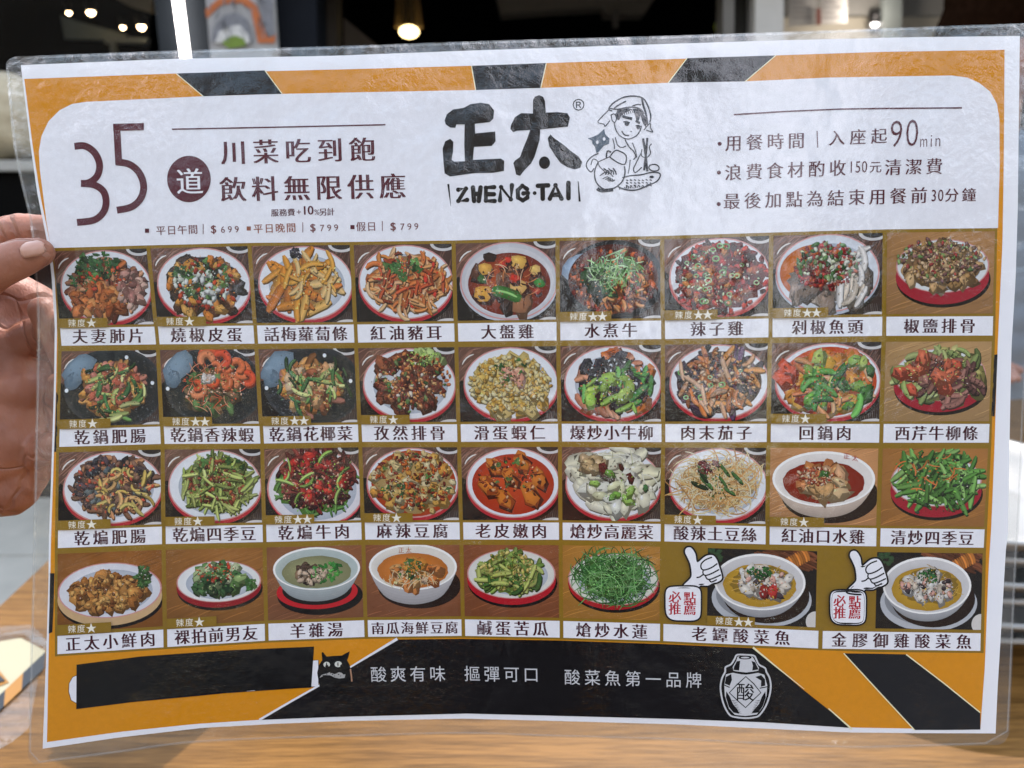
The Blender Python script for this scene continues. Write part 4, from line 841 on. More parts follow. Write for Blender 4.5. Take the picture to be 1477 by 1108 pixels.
A_ = e1 - ed * .75; B_ = e1 + ed * .75
table = thing("table", "oak-coloured wooden table top under the held menu", "table", (.3, .6, FZ))
top = [(A_.x, A_.y), (1.35, A_.y), (1.35, B_.y), (B_.x, B_.y)]
def slab(name, poly, z0, z1, bev=.003):
    bm = bmesh.new(); vs = [bm.verts.new((x, y, z1)) for x, y in poly]; f = bm.faces.new(vs)
    r = bmesh.ops.extrude_face_region(bm, geom=[f]); 
    for v in r['geom']:
        if isinstance(v, bmesh.types.BMVert): v.co.z = z0
    bmesh.ops.recalc_face_normals(bm, faces=bm.faces[:])
    if bev: bmesh.ops.bevel(bm, geom=bm.edges[:], offset=bev, segments=2, affect='EDGES')
    me = bpy.data.meshes.new(name); bm.to_mesh(me); bm.free(); return me
link("table_top", slab("table_top", top, TZ - .03, TZ), table, wt)
iron = simple("dark_iron", (.03, .03, .032), .5, .6)
for x, y in ((A_.x + .1, A_.y + .1), (1.25, A_.y + .1), (1.25, B_.y - .12), (B_.x + .12, B_.y - .12)):
    link("leg", box_mesh("leg", x - .03, x + .03, y - .03, y + .03, FZ, TZ - .031, .004), table, iron)

# second menu lying on the table
m2 = thing("menu", "cream laminated sheet with orange and black striped edge lying flat on the table", "menu", tuple(atz(0, 990, TZ)))
def tpoly(pts, zoff, col, name, mat=None, th=.0004):
    P = [atz(x, y, TZ + .001) for x, y in pts]
    if mat is None: me = slab(name, [(p.x, p.y) for p in P], TZ + zoff, TZ + zoff + th, 0)
    else:
        me = mesh(name, [(p.x, p.y, TZ + zoff + th) for p in P], [tuple(range(len(P)))])
        if me.polygons[0].normal.z < 0: me.flip_normals()
    return link(name, me, m2, mat or simple(name, col, .35, var=.04))
tpoly([(-60, 935), (-30, 921), (0, 914), (40, 908), (70, 925), (60, 948), (42, 1050), (20, 1068), (0, 1080), (-60, 1100)], .0005, None, "laminate_film", fk, .0003)
tpoly([(-50, 940), (0, 926), (30, 921), (66, 940), (14, 1000), (0, 1015), (-50, 1062)], .0012, (.34, .31, .2), "paper_sheet")
tpoly([(-60, 965), (-10, 962), (0, 970), (13, 986), (-4, 993), (-60, 996)], .002, (.3, .13, .012), "orange_patch"); tpoly([(-60, 970), (-14, 967), (-2, 975), (8, 985), (-6, 989), (-60, 990)], .0028, lin((24, 26, 30)), "black_patch")
bandL = [(66, 942), (-50, 1052)]; 
def bandp(u): return (66 - 116 * u, 942 + 110 * u)
for k, (u0, u1) in enumerate(((0, .28), (.28, .50), (.50, .68), (.68, 1))):
    a, b_ = bandp(u0), bandp(u1); o2 = (-4, 24) if k else (-6, 22)
    tpoly([a, (a[0] - 2, a[1] + 24), (b_[0] - 2, b_[1] + 24), b_], .002, lin((24, 26, 30)) if k % 2 == 0 else (.3, .13, .012), "edge_stripe")
tpoly([(-60, 910), (-60, 936), (0, 922), (34, 918), (66, 940), (72, 930), (46, 905), (0, 908)], .0036, None, "film_margin", fm, .0003)

# plates
white = simple("white_porcelain", (.33, .33, .315), .18, var=.03)
pc = (.415, .376)
for k in range(6):
    zt = TZ + .018 * k
    pr = [(0, zt + .002), (.085, zt + .002), (.095, zt + .004), (.135, zt + .022), (.15, zt + .034), (.153, zt + .036), (.152, zt + .039), (.147, zt + .038), (.13, zt + .027), (.092, zt + .010), (.08, zt + .007), (0, zt + .007)]
    me = lathe("plate", pr, pc[0] + .004 * math.sin(k * 2), pc[1] + .004 * math.cos(k * 3), 96)
    me.transform(Matrix.Translation((-pc[0], -pc[1], -zt))); o = link("plate", me, None, white); o.location = (pc[0], pc[1], zt)
    tag(o, ["white round plate at the very bottom of the stack right of the menu", "white round plate second from the bottom of the stack", "white round plate third from the bottom of the stack", "white round plate fourth from the bottom of the stack", "white round plate just under the topmost one of the stack", "topmost empty white plate of the stack beside the menu"][k], "plate", "white plates stacked on the table")
# unseen box added behind the menu to cast a shadow band on the table
hd = box_mesh("shadow_caster", -.045, .045, -.03, .03, 0, .30, .006); o = link("added_shadow_box", hd, None, simple("black_plastic", (.02, .02, .022), .4)); o.location = (-.205, .335, TZ + .001); o.rotation_euler = (0, 0, R(-24))
tag(o, "added unseen black box behind the held menu, there to cast the shadow band on the table", "shadow_caster")

# ------------------------------------------------------------------ pavement and street
paving = simple("paving", (.40, .375, .315), .85, var=.25, scale=9, bump=.4)
link("ground", mesh("ground", [(-60, -60, FZ - .012), (60, -60, FZ - .012), (60, 60, FZ - .012), (-60, 60, FZ - .012)], [(0, 1, 2, 3)]), None, simple("asphalt", (.045, .045, .045), .9, var=.2, scale=2), kind='structure')
pv = link("pavement", mesh("pavement", [(-4, -2.5, FZ - .008), (4, -2.5, FZ - .008), (4, 2.6, FZ - .008), (-4, 2.6, FZ - .008)], [(0, 1, 2, 3)]), None, simple("joint", (.12, .12, .11), .9), kind='structure')
tm = box_mesh("tile", 0, .594, 0, .594, 0, .008, .0015); tm.materials.append(paving)
for i in range(-3, 4):
    for j in range(-2, 4):
        o = link("paving_tile", tm, None); o.parent = pv; o.location = (i * .6 - .12, j * .6 + .08, FZ - .0075)

def flat(name, pts, Y, mat, depth_=.03, parent=None):
    return link(name, prism(name, [at(x, y, Y) for x, y in pts], depth_), parent, mat)
# ------------------------------------------------------------------ shop front and interior
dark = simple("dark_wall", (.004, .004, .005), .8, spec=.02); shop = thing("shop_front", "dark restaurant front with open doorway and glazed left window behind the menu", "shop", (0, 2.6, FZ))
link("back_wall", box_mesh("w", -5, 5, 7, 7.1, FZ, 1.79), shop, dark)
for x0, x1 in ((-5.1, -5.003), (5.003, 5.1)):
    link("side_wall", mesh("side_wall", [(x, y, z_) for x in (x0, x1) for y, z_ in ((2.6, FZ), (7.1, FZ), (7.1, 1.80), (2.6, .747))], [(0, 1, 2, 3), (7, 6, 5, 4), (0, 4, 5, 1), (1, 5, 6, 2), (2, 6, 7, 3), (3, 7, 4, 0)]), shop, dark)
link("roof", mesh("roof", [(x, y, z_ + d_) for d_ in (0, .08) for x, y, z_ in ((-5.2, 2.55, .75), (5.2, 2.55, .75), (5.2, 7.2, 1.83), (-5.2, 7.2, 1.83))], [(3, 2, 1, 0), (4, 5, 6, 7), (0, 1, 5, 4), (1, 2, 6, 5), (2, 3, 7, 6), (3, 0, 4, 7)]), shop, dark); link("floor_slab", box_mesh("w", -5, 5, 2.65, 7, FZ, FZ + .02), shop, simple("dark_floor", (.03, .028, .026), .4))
colm = simple("charcoal_column", (.018, .022, .026), .6, spec=.06)
flat("column", [(216, -60), (300, -60), (330, 300), (330, 700), (255, 700), (255, 300)], 2.6, colm, .25, shop)
flat("column", [(392, -60), (455, -60), (470, 700), (420, 700)], 2.6, simple("navy_column", (.008, .010, .014), .6, spec=.06), .25, shop)
flat("window_mullion", [(455, -60), (484, -60), (492, 700), (466, 700)], 2.75, simple("brown_mullion", (.03, .025, .02), .6, spec=.1), .1, shop)
flat("door_frame", [(1044, -60), (1060, -60), (1052, 700), (1036, 700)], 2.62, simple("bronze_frame", (.1, .095, .085), .4), .1, shop)
flat("door_leaf", [(1060, -60), (1090, -60), (1084, 700), (1052, 700)], 2.7, simple("smoky_panel", (.03, .029, .025), .6, spec=.1), .04, shop)
flat("door_frame", [(1090, -60), (1131, -60), (1124, 700), (1084, 700)], 2.6, simple("pale_frame", (.42, .41, .38), .4), .12, shop)
tr_ = flat("window_glass", [(-60, -60), (216, -60), (216, 236), (-60, 236)], 2.7, film_mat('shop_glass', 0, (.00001, .00005), 1.18), .01, shop)
# pale interior seen right of the door
inner = simple("cream_wall", (.42, .39, .32), .6, var=.15, scale=3)
flat("interior_panel", [(1131, -60), (1520, -60), (1480, 400), (1126, 400)], 3.2, inner, .05, shop)
flat("interior_band", [(1131, -60), (1500, -60), (1498, 22), (1131, 22)], 3.15, simple("grey_band", (.2, .2, .19), .6), .04, shop)
flat("mullion", [(1276, -60), (1302, -60), (1298, 300), (1272, 300)], 3.05, simple("grey_mullion", (.13, .15, .15), .5), .04, shop)
lm = simple("lamp_warm", (1, .8, .5), .5, emit=(1, .72, .38), es=14); lw = simple("lamp_white", (1, 1, 1), .5, emit=(1, .98, .95), es=2)
def lamp_disc(px, py, Y, r, label, mat=lm):
    c = at(px, py, Y); t_ = thing("downlight", label, "light", tuple(c), "small ceiling lights in the shop")
    me = lathe("ring", [(r, .0), (r * 1.5, 0), (r * 1.5, .05), (r, .05)], 0, 0, 20); o = link("ring", me, None, iron); o.parent = t_
    bm = bmesh.new(); bmesh.ops.create_uvsphere(bm, u_segments=16, v_segments=10, radius=r); me = bpy.data.meshes.new("bulb"); bm.to_mesh(me); bm.free(); me.materials.append(mat)
    o = link("bulb", me, None); o.parent = t_
lamp_disc(131, 17, 4.0, .018, "bright warm ceiling light, upper right one of the left pair"); lamp_disc(99, 18, 4.4, .012, "dim warm ceiling light at the far left")
lamp_disc(204, 38, 4.0, .018, "bright warm ceiling light next to the dark column"); lamp_disc(177, 39, 4.4, .012, "dim warm ceiling light left of the one by the column")
lamp_disc(1262, 34, 3.1, .016, "bright lamp glow on the pale wall right of the door", lw)
pl_ = bpy.data.lights.new("shop_lamp", 'POINT'); pl_.energy = 1.3; pl_.shadow_soft_size = .03; pl_.color = (1, .93, .8); plo = bpy.data.objects.new("shop_lamp", pl_); COL.objects.link(plo); plo.location = at(1262, 20, 2.95)
o = flat("ceiling_panel", [(160, -40), (219, -40), (219, 18), (185, 8), (150, -12)], 3.9, simple("warm_panel", (.5, .4, .26), .6, var=.4, scale=8), .05, shop)
o = flat("wall_panel", [(87, 22), (110, 30), (183, 50), (180, 58), (93, 56)], 4.2, simple("teal_panel", (.17, .21, .2), .6, var=.2), .04, shop); o = flat("shelf_rail", [(150, 52), (212, 55), (210, 62), (150, 62)], 4.1, simple("teal_rail", (.12, .15, .16), .5), .04, shop)
o = flat("rail_bracket", [(157, 58), (164, 58), (168, 80), (160, 80)], 4.08, bpy.data.materials["teal_rail"], .03, shop)
flat("beam", [(708, -40), (944, -40), (944, -2), (930, 20), (875, 20), (870, 10), (800, 14), (722, 20)], 5.0, simple("pale_beam", (.2, .17, .13), .7), .2, shop)
flat("stem", [(884, 15), (892, 15), (892, 40), (884, 40)], 4.9, simple("beam_stem", (.14, .12, .1), .7), .03, shop)
flat("partition", [(496, 26), (540, 62), (640, 160), (496, 300)], 3.6, simple("beige_partition", (.17, .14, .11), .7), .04, shop)
# light tube
tb = link("tube", prism("tube", [at(*p, 2.55) for p in [(245, -30), (257, -30), (272, 90), (262, 90)]], .02), None, simple("tube_light", (1, 1, 1), .5, emit=(1, .98, .95), es=5)); tb.name = "light_tube"
tag(tb, "slanting white light tube on the dark column above the menu", "light")
# pendant
c = at(590, 46, 4.0); pen = thing("pendant_lamp", "pendant lamp with slatted tapering dark shade and glowing bulb above the menu", "lamp", tuple(c))
for k in range(14):
    a = 2 * math.pi * k / 14; me = mesh("slat", [(math.cos(a) * .075, math.sin(a) * .075, .02), (math.cos(a + .25) * .075, math.sin(a + .25) * .075, .02), (math.cos(a + .25) * .052, math.sin(a + .25) * .052, .24), (math.cos(a) * .052, math.sin(a) * .052, .24)] , [(0, 1, 2, 3)])
    sm_ = me; o = link("slat", me, None, bpy.data.materials.get("bronze_slat") or simple("bronze_slat", (.24, .17, .08), .4, .5)); o.parent = pen
    md = o.modifiers.new("s", 'SOLIDIFY'); md.thickness = .004
bm = bmesh.new(); bmesh.ops.create_uvsphere(bm, u_segments=20, v_segments=12, radius=.05); me = bpy.data.meshes.new("bulb"); bm.to_mesh(me); bm.free(); me.materials.append(simple("bulb_glow", (1, .9, .6), .5, emit=(1, .78, .34), es=3.2))
o = link("bulb", me, None); o.parent = pen; o.scale = (1, 1, .6)
o = link("cap", lathe("cap", [(0, .25), (.054, .25), (.054, .235), (0, .235)], 0, 0, 20), None, iron); o.parent = pen
o = link("cord", lathe("cord", [(.004, .25), (.004, 1.2)], 0, 0, 8), None, iron); o.parent = pen
# poster
po = thing("poster", "poster with grey drawing, orange bands and green leaf on the dark column", "poster", tuple(at(345, 40, 2.5)))
flat("poster_board", [(293, -50), (392, -50), (400, 64), (412, 300), (330, 300), (302, 64)], 2.52, simple("poster_paper", lin((150, 150, 150)), .5, var=.3, scale=25), .02, po)
pg = simple("poster_grey", lin((110, 112, 118)), .6, var=.5, scale=60); pw = simple("poster_white", lin((190, 190, 188)), .6, var=.3, scale=40); pgr = simple("poster_green", lin((100, 125, 40)), .6, var=.4, scale=50); por = simple("poster_orange", lin((170, 92, 44)), .6, var=.25, scale=30)
for i, (pts, mm) in enumerate((([(296, 14), (298, 26), (320, 6), (348, 4), (362, 14), (372, 62), (396, 62), (398, 50), (386, 55), (370, 8), (350, -8), (320, -6)], por),
                               ([(372, -2), (392, -2), (395, 52), (386, 52)], pg), ([(304, 60), (308, 40), (322, 22), (340, 18), (356, 28), (364, 60)], pg), ([(310, 62), (316, 46), (330, 38), (345, 36), (358, 50), (360, 62)], pw),
                               ([(320, 62), (328, 54), (340, 51), (352, 56), (355, 66), (330, 70)], pgr))):
    flat("print_shape", pts, 2.515 - i * .002, mm, .0015, po)
for i in range(34):
    u = rnd.uniform(300, 388); v_ = rnd.uniform(-5, 58); a_ = rnd.uniform(.9, 2.2) if u < 345 else rnd.uniform(.6, 1.5); l_ = rnd.uniform(6, 18); dx_, dy_ = math.cos(a_) * l_ / 2, math.sin(a_) * l_ / 2
    flat("ink_stroke", [(u - dx_, v_ - dy_), (u - dx_ + 2.2, v_ - dy_), (u + dx_ + 1, v_ + dy_), (u + dx_, v_ + dy_)], 2.506 - i * .0004, pg if i % 3 else iron, .0003, po)
# notices by the door
for k, (x0, x1) in enumerate(((1138, 1178), (1184, 1222))):
    nt_ = thing("notice", ["white notice sheet nearest the pale door frame", "white notice sheet further right behind the glass"][k], "notice", tuple(at(x0, 36, 3.0)))
    flat("paper_sheet", [(x0, -30), (x1, -30), (x1, 36 - k * 3), (x0, 38 - k * 3)], 3.0, pw if False else (bpy.data.materials.get("notice_white") or simple("notice_white", (.6, .59, .57), .6)), .004, nt_)
    for q in range(5): flat("text_line", [(x0 + 5, q * 7 - 4), (x1 - 8 - (q % 2) * 8, q * 7 - 4), (x1 - 8 - (q % 2) * 8, q * 7 - 2), (x0 + 5, q * 7 - 2)], 2.997, bpy.data.materials.get("notice_ink") or simple("notice_ink", (.3, .29, .3), .6), .002, nt_)
flat("red_strip", [(1178, 12), (1184, 12), (1184, 36), (1178, 36)], 2.99, simple("dull_red", (.28, .08, .06), .6), .004, shop)
c = at(1041, 38, 3.5); bm = bmesh.new(); bmesh.ops.create_icosphere(bm, subdivisions=3, radius=.035); 
for v in bm.verts: v.co *= 1 + .12 * math.sin(v.co.x * 90) * math.cos(v.co.z * 70)
me = bpy.data.meshes.new("pear"); bm.to_mesh(me); bm.free(); o = link("ornament", me, None, simple("lime", (.35, .42, .04), .5)); o.location = c; tag(o, "small lime-green round ornament just left of the door frame", "ornament")
# left counter with a cream cushion-like bag
ct = thing("counter", "dark counter with pale edge at the far left behind the hand", "counter", (-1.5, 2.4, FZ))
p0 = at(-60, 230, 2.3); p1 = at(110, 247, 2.3); zt = at(0, 231, 2.3).z
link("counter_top", box_mesh("ct", p0.x - .8, p1.x, 2.3, 2.56, zt - .035, zt, .003), ct, simple("grey_top", (.32, .32, .3), .5)); link("counter_front", box_mesh("cf", p0.x - .8, p1.x - .03, 2.33, 2.54, FZ, zt - .036), ct, simple("black_front", (.004, .004, .004), .8, spec=.02))
bm = bmesh.new(); bmesh.ops.create_icosphere(bm, subdivisions=4, radius=1)
for v in bm.verts:
    n0 = v.co.normalized(); k = 1 + .04 * math.sin(n0.x * 9 + n0.z * 4) + .03 * math.sin(n0.z * 14 + n0.y * 6); v.co = Vector((n0.x * .19 * k, n0.y * .12 * k, n0.z * .145 * k))
me = bpy.data.meshes.new("bag"); bm.to_mesh(me); bm.free(); me.polygons.foreach_set('use_smooth', [True] * len(me.polygons))
c = at(-8, 170, 2.42); o = link("sack", me, None, simple("cream_cloth", (.42, .36, .25), .9, var=.25, scale=60, bump=.5)); o.location = (c.x, c.y, zt + .142); tag(o, "cream woven sack lying on the counter at the far left", "sack")

# ------------------------------------------------------------------ flesh: capsules fused into one skin
def fuse(name, caps, voxel, mat, parent=None, smooth=6, extra=None):
    bm = bmesh.new()
    for (a, ra, b_, rb) in caps:
        a, b_ = Vector(a), Vector(b_); L_ = (b_ - a).length; n = max(2, int(L_ / min(ra, rb) * 1.6) + 1)
        for k in range(n + 1):
            u = k / n; r_ = ra + (rb - ra) * u
            bmesh.ops.create_icosphere(bm, subdivisions=2, radius=r_, matrix=Matrix.Translation(a.lerp(b_, u)))
    me = bpy.data.meshes.new(name); bm.to_mesh(me); bm.free()
    o = bpy.data.objects.new(name, me); COL.objects.link(o)
    r = o.modifiers.new("r", 'REMESH'); r.mode = 'VOXEL'; r.voxel_size = voxel; r.use_smooth_shade = True
    s_ = o.modifiers.new("s", 'SMOOTH'); s_.iterations = smooth; s_.factor = .6
    dg = bpy.context.evaluated_depsgraph_get(); m3 = bpy.data.meshes.new_from_object(o.evaluated_get(dg)); bpy.data.objects.remove(o)
    m3.polygons.foreach_set('use_smooth', [True] * len(m3.polygons)); m3.materials.clear(); m3.materials.append(mat); m3.name = name
    return m3
m, t, b = newmat("skin"); N, L = t.nodes, t.links
tc = N.new('ShaderNodeTexCoord'); a = N.new('ShaderNodeTexNoise'); a.inputs['Scale'].default_value = 55; a.inputs['Detail'].default_value = 5; L.new(tc.outputs['Object'], a.inputs['Vector'])
cr = N.new('ShaderNodeValToRGB'); cr.color_ramp.elements[0].position = .3; cr.color_ramp.elements[1].position = .7; cr.color_ramp.elements[0].color = (.235, .085, .048, 1); cr.color_ramp.elements[1].color = (.375, .16, .10, 1)
L.new(a.outputs[0], cr.inputs[0]); L.new(cr.outputs[0], b.inputs['Base Color']); b.inputs['Roughness'].default_value = .5
b.inputs['Subsurface Weight'].default_value = .2; b.inputs['Subsurface Radius'].default_value = (1, .3, .15); b.inputs['Subsurface Scale'].default_value = .006
mp_ = N.new('ShaderNodeMapping'); mp_.inputs['Scale'].default_value = (1, 1, .45); mp_.inputs['Rotation'].default_value = (0, .5, 0); L.new(tc.outputs['Object'], mp_.inputs[0])
v = N.new('ShaderNodeTexVoronoi'); v.feature = 'DISTANCE_TO_EDGE'; v.inputs['Scale'].default_value = 620; L.new(mp_.outputs[0], v.inputs['Vector'])
wv = N.new('ShaderNodeTexVoronoi'); wv.feature = 'DISTANCE_TO_EDGE'; wv.inputs['Scale'].default_value = 38
nd = N.new('ShaderNodeTexNoise'); nd.inputs['Scale'].default_value = 30; L.new(tc.outputs['Object'], nd.inputs['Vector']); mxv = N.new('ShaderNodeMix'); mxv.data_type = 'VECTOR'; mxv.inputs[0].default_value = .04
L.new(mp_.outputs[0], mxv.inputs[4]); L.new(nd.outputs['Color'], mxv.inputs[5]); L.new(mxv.outputs[1], wv.inputs['Vector'])
mr = N.new('ShaderNodeMapRange'); mr.inputs[1].default_value = 0; mr.inputs[2].default_value = .05; L.new(wv.outputs[0], mr.inputs[0])
b1 = N.new('ShaderNodeBump'); b1.inputs['Distance'].default_value = .0002; L.new(v.outputs[0], b1.inputs['Height'])
b2 = N.new('ShaderNodeBump'); b2.inputs['Distance'].default_value = .0009; L.new(mr.outputs[0], b2.inputs['Height']); L.new(b1.outputs[0], b2.inputs['Normal']); L.new(b2.outputs[0], b.inputs['Normal'])
SKIN = m
hand = thing("person", "person in dark clothes whose left hand holds the laminated menu by its left edge", "person", tuple(atd(-150, 900, .36)))
caps = []
def chain(pts):
    for (p, r_), (p2, r2) in zip(pts, pts[1:]): caps.append((p, r_, p2, r2))
dF = 0.0
def q(px, py, D): return atd(px, py, float(depth(max(20, px), py)) + D)
# thumb in front of the film
chain([(q(-150, 520, dF + .018), .0135), (q(-70, 430, dF - .004), .0115), (q(-10, 388, dF - .0105), .0092), (q(30, 372, dF - .0094), .0082), (q(57, 364, dF - .0074), .0062)])
# index finger behind the film, pointing to the right behind the paper
chain([(q(-170, 560, dF + .04), .013), (q(-90, 420, dF + .03), .0115), (q(-20, 348, dF + .014), .0092), (q(30, 334, dF + .0105), .0082), (q(88, 334, dF + .0095), .007)])
# middle, ring and little fingers curled behind the menu
chain([(q(-170, 600, dF + .05), .013), (q(-30, 520, dF + .052), .011), (q(60, 480, dF + .03), .0085), (q(100, 470, dF + .010), .0075)])
chain([(q(-160, 650, dF + .055), .013), (q(0, 590, dF + .058), .0112), (q(90, 560, dF + .04), .0085), (q(120, 550, dF + .0105), .0078)])
chain([(q(-160, 720, dF + .05), .013), (q(-20, 670, dF + .052), .0105), (q(60, 650, dF + .036), .008), (q(90, 640, dF + .0105), .0072)])
# curled fingertip showing beside the paper edge
chain([(q(100, 520, dF + .022), .0078), (q(78, 475, dF + .0175), .0074), (q(62, 448, dF + .0165), .0066)])
# palm
chain([(q(45, 440, .046), .012), (q(58, 560, .05), .0145), (q(48, 650, .05), .014), (q(10, 700, .05), .016)]); chain([(q(-40, 700, .046), .019), (q(-5, 560, .048), .02), (q(20, 430, .046), .013)]); chain([(q(80, 460, .048), .012), (q(85, 620, .05), .013)])
chain([(q(-20, 470, dF + .040), .016), (q(0, 640, dF + .044), .0205)]); chain([(q(10, 500, dF + .04), .015), (q(18, 625, dF + .042), .0185)])
chain([(q(-90, 500, dF + .035), .019), (q(-60, 660, dF + .04), .024)]); chain([(q(20, 560, dF + .038), .015), (q(-40, 690, dF + .044), .017)]); chain([(q(-90, 520, dF + .03), .019), (q(-150, 720, dF + .03), .024)])
chain([(q(-130, 700, dF + .035), .026), (q(-330, 1050, dF - .02), .030)]); chain([(q(-60, 660, dF + .04), .022), (q(-160, 760, dF + .03), .026)])
hm = fuse("hand_skin", caps, .0011, SKIN, smooth=8)
link("hand", hm, hand)
dcl = simple("black_jacket", (.02, .02, .024), .9, var=.3, scale=40, bump=.3)
bx, by = -.05, -.66
bc = [((bx - .15, by, -.30), .07, (bx + .15, by, -.30), .07), ((bx - .08, by, -.36), .13, (bx - .06, by - .03, -.62), .13), ((bx + .08, by, -.36), .13, (bx + .06, by - .03, -.62), .13), ((bx, by, -.24), .05, (bx, by, -.18), .05),
      ((bx - .2, by, -.32), .065, (bx - .36, by + .18, -.42), .052), ((bx - .36, by + .18, -.42), .05, q(-330, 1050, dF - .02), .036), ((bx + .2, by, -.32), .065, (bx + .3, by + .06, -.5), .05), ((bx + .3, by + .06, -.5), .05, (bx + .22, by + .26, -.36), .04),
      ((bx - .1, by, -.62), .11, (bx - .12, by + .42, -.60), .08), ((bx + .1, by, -.62), .11, (bx + .12, by + .42, -.60), .08), ((bx - .12, by + .42, -.60), .075, (bx - .12, by + .36, -1.0), .05), ((bx + .12, by + .42, -.60), .075, (bx + .12, by + .36, -1.0), .05)]
link("clothes", fuse("clothes", bc, .012, dcl, smooth=4), hand)
link("head", fuse("head", [((bx, by + .02, -.02), .085, (bx, by + .03, -.10), .065), ((bx, by + .1, -.06), .018, (bx, by + .1, -.08), .02)], .008, SKIN, smooth=3), hand)
link("hair", fuse("hair", [((bx, by - .01, 0), .098, (bx, by - .03, -.08), .08)], .008, simple("black_hair", (.01, .009, .009), .5), smooth=3), hand)
# nail
vs, fs = [], []
nc = q(46, 355.5, dF - .0155); ax = (q(64, 351, dF - .0148) - q(28, 358, dF - .0165)).normalized()
up = (CAM - nc).normalized(); side = ax.cross(up).normalized(); up2 = (up + side * (-.75 if side.z < 0 else .75)).normalized(); side2 = ax.cross(up2).normalized()
for i in range(9):
    for j in range(9):
        u = i / 8 - .5; v_ = (j / 8 - .5) * 2; wd_ = .0041 * math.sqrt(max(.05, 1 - (2 * u) ** 4 * .75)) * (1 - max(0, u - .2) ** 2 * 2.5) * .85
        vs.append(nc + ax * u * .0085 + side2 * v_ * wd_ + up2 * (-.0019 * v_ * v_ - .0014 * u * u * 2))
for i in range(8):
    for j in range(8): fs.append((i * 9 + j, (i + 1) * 9 + j, (i + 1) * 9 + j + 1, i * 9 + j + 1))
me = mesh("nail", vs, fs, True); o = link("thumbnail", me, hand, simple("nail", (.48, .26, .19), .3, var=.05)); md = o.modifiers.new("s", 'SOLIDIFY'); md.thickness = .0005

# ------------------------------------------------------------------ seated diner at the right, far side
pp = at(1448, 25, 1.15); hx, hy, hz = pp.x, pp.y, pp.z - .02
person = thing("person", "dark-haired person in a grey-blue shirt sitting beyond the table at the right edge", "person", (hx, hy, FZ))
bc = [((hx, hy, hz - .03), .072, (hx, hy, hz + .05), .082), ((hx, hy, hz - .10), .05, (hx, hy, hz - .17), .052), ((hx, hy - .06, hz - .06), .045, (hx, hy - .02, hz - .08), .05)]
me = fuse("head", bc, .006, SKIN, smooth=4); link("head", me, person)
sh = simple("shirt_cloth", (.17, .22, .28), .85, var=.2, scale=30, bump=.3)
z_s = hz - .22; hipz = FZ + .50
tc_ = [((hx - .13, hy, z_s), .058, (hx + .13, hy, z_s), .058), ((hx - .07, hy, z_s - .05), .10, (hx - .06, hy + .02, hipz), .11), ((hx + .07, hy, z_s - .05), .10, (hx + .06, hy + .02, hipz), .11),
       ((hx - .17, hy, z_s), .056, (hx - .2, hy - .02, z_s - .27), .046), ((hx - .2, hy - .02, z_s - .27), .046, (hx - .14, hy - .2, z_s - .30), .036), ((hx + .17, hy, z_s), .056, (hx + .2, hy - .02, z_s - .27), .046), ((hx + .2, hy - .02, z_s - .27), .046, (hx + .15, hy - .2, z_s - .30), .036)]
me = fuse("shirt", tc_, .009, sh, smooth=5); link("shirt", me, person)
lc = []
for s_ in (-1, 1): lc += [((hx + s_ * .09, hy, hipz - .02), .085, (hx + s_ * .1, hy - .42, hipz), .062), ((hx + s_ * .1, hy - .42, hipz), .06, (hx + s_ * .1, hy - .40, FZ + .09), .042), ((hx + s_ * .1, hy - .38, FZ + .04), .038, (hx + s_ * .1, hy - .55, FZ + .035), .032)]
me = fuse("trousers", lc, .01, simple("navy_cloth", (.03, .035, .05), .9), smooth=4); link("trousers", me, person)
for s_ in (-1, 1):
    hc = [((hx + s_ * .145, hy - .22, z_s - .305), .026, (hx + s_ * .12, hy - .29, z_s - .31), .03)]
    for f in range(4): hc.append(((hx + s_ * (.145 - f * .016), hy - .3, z_s - .31), .009, (hx + s_ * (.145 - f * .016), hy - .355 + abs(f - 1.5) * .008, z_s - .325), .007))
    hc.append(((hx + s_ * .10, hy - .27, z_s - .31), .010, (hx + s_ * .075, hy - .31, z_s - .32), .008))
    link("hand", fuse("hand", hc, .004, SKIN, smooth=3), person)
hm_ = simple("dark_hair", (.010, .005, .003), .6, var=.6, scale=90, spec=0)
hc = [((hx, hy - .01, hz + .05), .105, (hx, hy + .02, hz - .02), .098), ((hx - .05, hy - .045, hz + .04), .06, (hx - .075, hy - .03, hz - .2), .045), ((hx + .02, hy - .06, hz + .05), .05, (hx + .03, hy - .06, hz + .02), .045), ((hx - .06, hy + .02, hz), .045, (hx - .07, hy + .02, hz - .24), .035), ((hx + .07, hy + .03, hz), .045, (hx + .07, hy + .03, hz - .24), .035), ((hx, hy + .07, hz - .02), .07, (hx, hy + .07, hz - .24), .05)]
me = fuse("hair", hc, .006, hm_, smooth=3); link("hair", me, person)
wch = wood("chair_wood", lin((92, 54, 28)), lin((136, 84, 44)), .5)
chair = thing("chair", "brown wooden chair under the person at the right edge", "chair", (hx, hy, FZ))
link("seat", box_mesh("seat", hx - .2, hx + .2, hy - .24, hy + .18, FZ + .36, FZ + .395, .006), chair, wch)
link("backrest", box_mesh("back", hx - .2, hx + .2, hy + .19, hy + .215, FZ + .55, FZ + .85, .006), chair, wch)
for sx_ in (-1, 1):
    link("leg", box_mesh("leg", hx + sx_ * .18 - .018, hx + sx_ * .18 + .018, hy - .22, hy - .185, FZ, FZ + .359, .003), chair, wch)
    link("leg", box_mesh("leg", hx + sx_ * .18 - .018, hx + sx_ * .18 + .018, hy + .155, hy + .188, FZ, FZ + .85, .003), chair, wch)

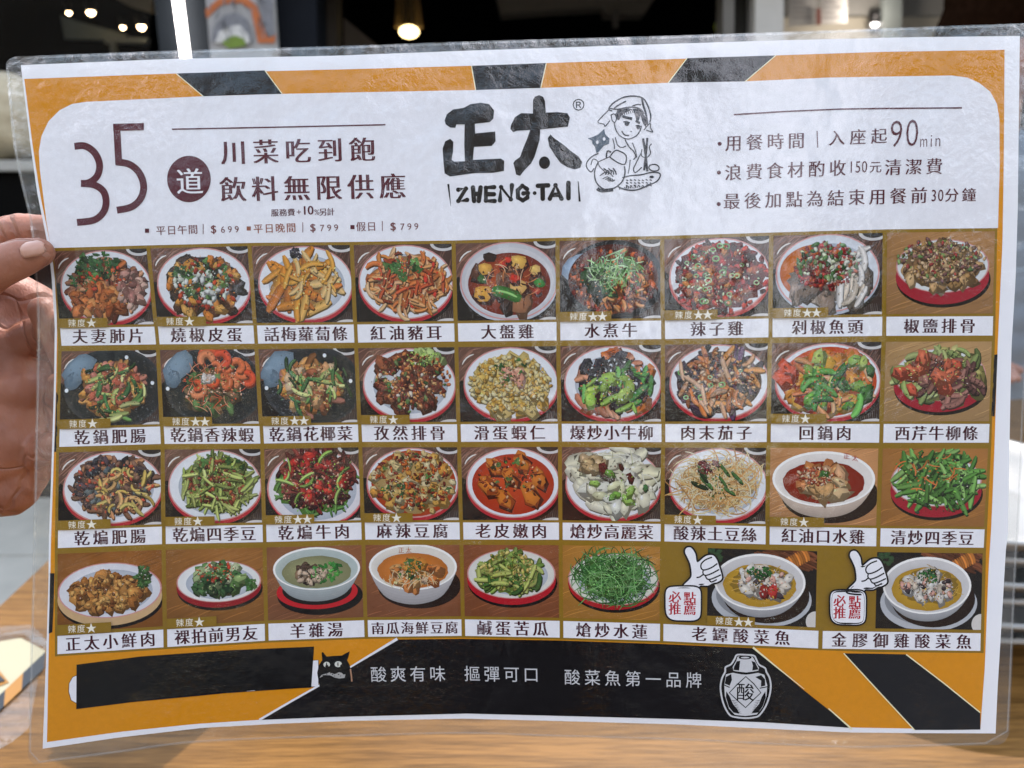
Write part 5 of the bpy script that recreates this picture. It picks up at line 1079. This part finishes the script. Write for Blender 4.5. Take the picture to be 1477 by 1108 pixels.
# ------------------------------------------------------------------ houses and tree across the street (mirrored in the film)
wf = simple("window_dark", (.03, .035, .04), .2)
for k, (x0, x1, y_, h, col, lb) in enumerate(((-26, -6.4, -15, 9.5, (.17, .16, .15), "tall grey house across the street, leftmost of the row"), (-4.3, .1, -15.5, 10.5, (.15, .14, .13), "narrow tall brown house across the street"),
        (.3, 5.2, -14.6, 3.0, (.2, .17, .14), "low tan house across the street"), (5.4, 26, -15, 9.0, (.18, .17, .165), "wide pale house across the street, rightmost of the row"))):
    hs = thing("house", lb, "house", ((x0 + x1) / 2, y_, FZ), "houses across the street")
    link("wall", box_mesh("wall", x0, x1, y_ - 6, y_, FZ, FZ + h), hs, simple("plaster", col, .9, var=.15, scale=1))
    for i in range(max(1, int((x1 - x0) / 2.2))):
        for j in range(int(h / 3)):
            link("window", box_mesh("win", x0 + .5 + i * 2.2, x0 + 1.7 + i * 2.2, y_ + .003, y_ + .06, FZ + 1 + j * 3, FZ + 2.4 + j * 3), hs, wf)
tree = thing("tree", "leafy street tree in front of the low house across the street", "tree", (3.4, -11.5, FZ))
link("trunk", fuse("trunk", [((3.4, -11.5, FZ), .16, (3.4, -11.5, FZ + 2.6), .11), ((3.4, -11.5, FZ + 2.4), .09, (2.7, -11.3, FZ + 4), .05), ((3.4, -11.5, FZ + 2.4), .09, (4.1, -11.7, FZ + 4.2), .05)], .04, simple("bark", (.08, .06, .045), .9), smooth=2), tree)
vs, fs = [], []
cl = [(3.4 + rnd.uniform(-1.5, 1.5), -11.5 + rnd.uniform(-1, 1), FZ + 4 + rnd.uniform(-1.1, 1.5), rnd.uniform(.3, .65)) for _ in range(26)]
for _ in range(5200):
    x, y, z_, r_ = rnd.choice(cl); p = Vector((rnd.gauss(0, 1), rnd.gauss(0, 1), rnd.gauss(0, 1))).normalized() * r_ * rnd.uniform(.5, 1) + Vector((x, y, z_))
    a = Vector((rnd.gauss(0, 1), rnd.gauss(0, 1), rnd.gauss(0, 1))).normalized() * .06; b_ = a.orthogonal().normalized() * .035; i = len(vs)
    vs += [p - a, p - b_, p + a, p + b_]; fs.append((i, i + 1, i + 2, i + 3))
link("crown", mesh("crown", vs, fs), tree, simple("leaf", (.05, .09, .03), .6, var=.4, scale=3))
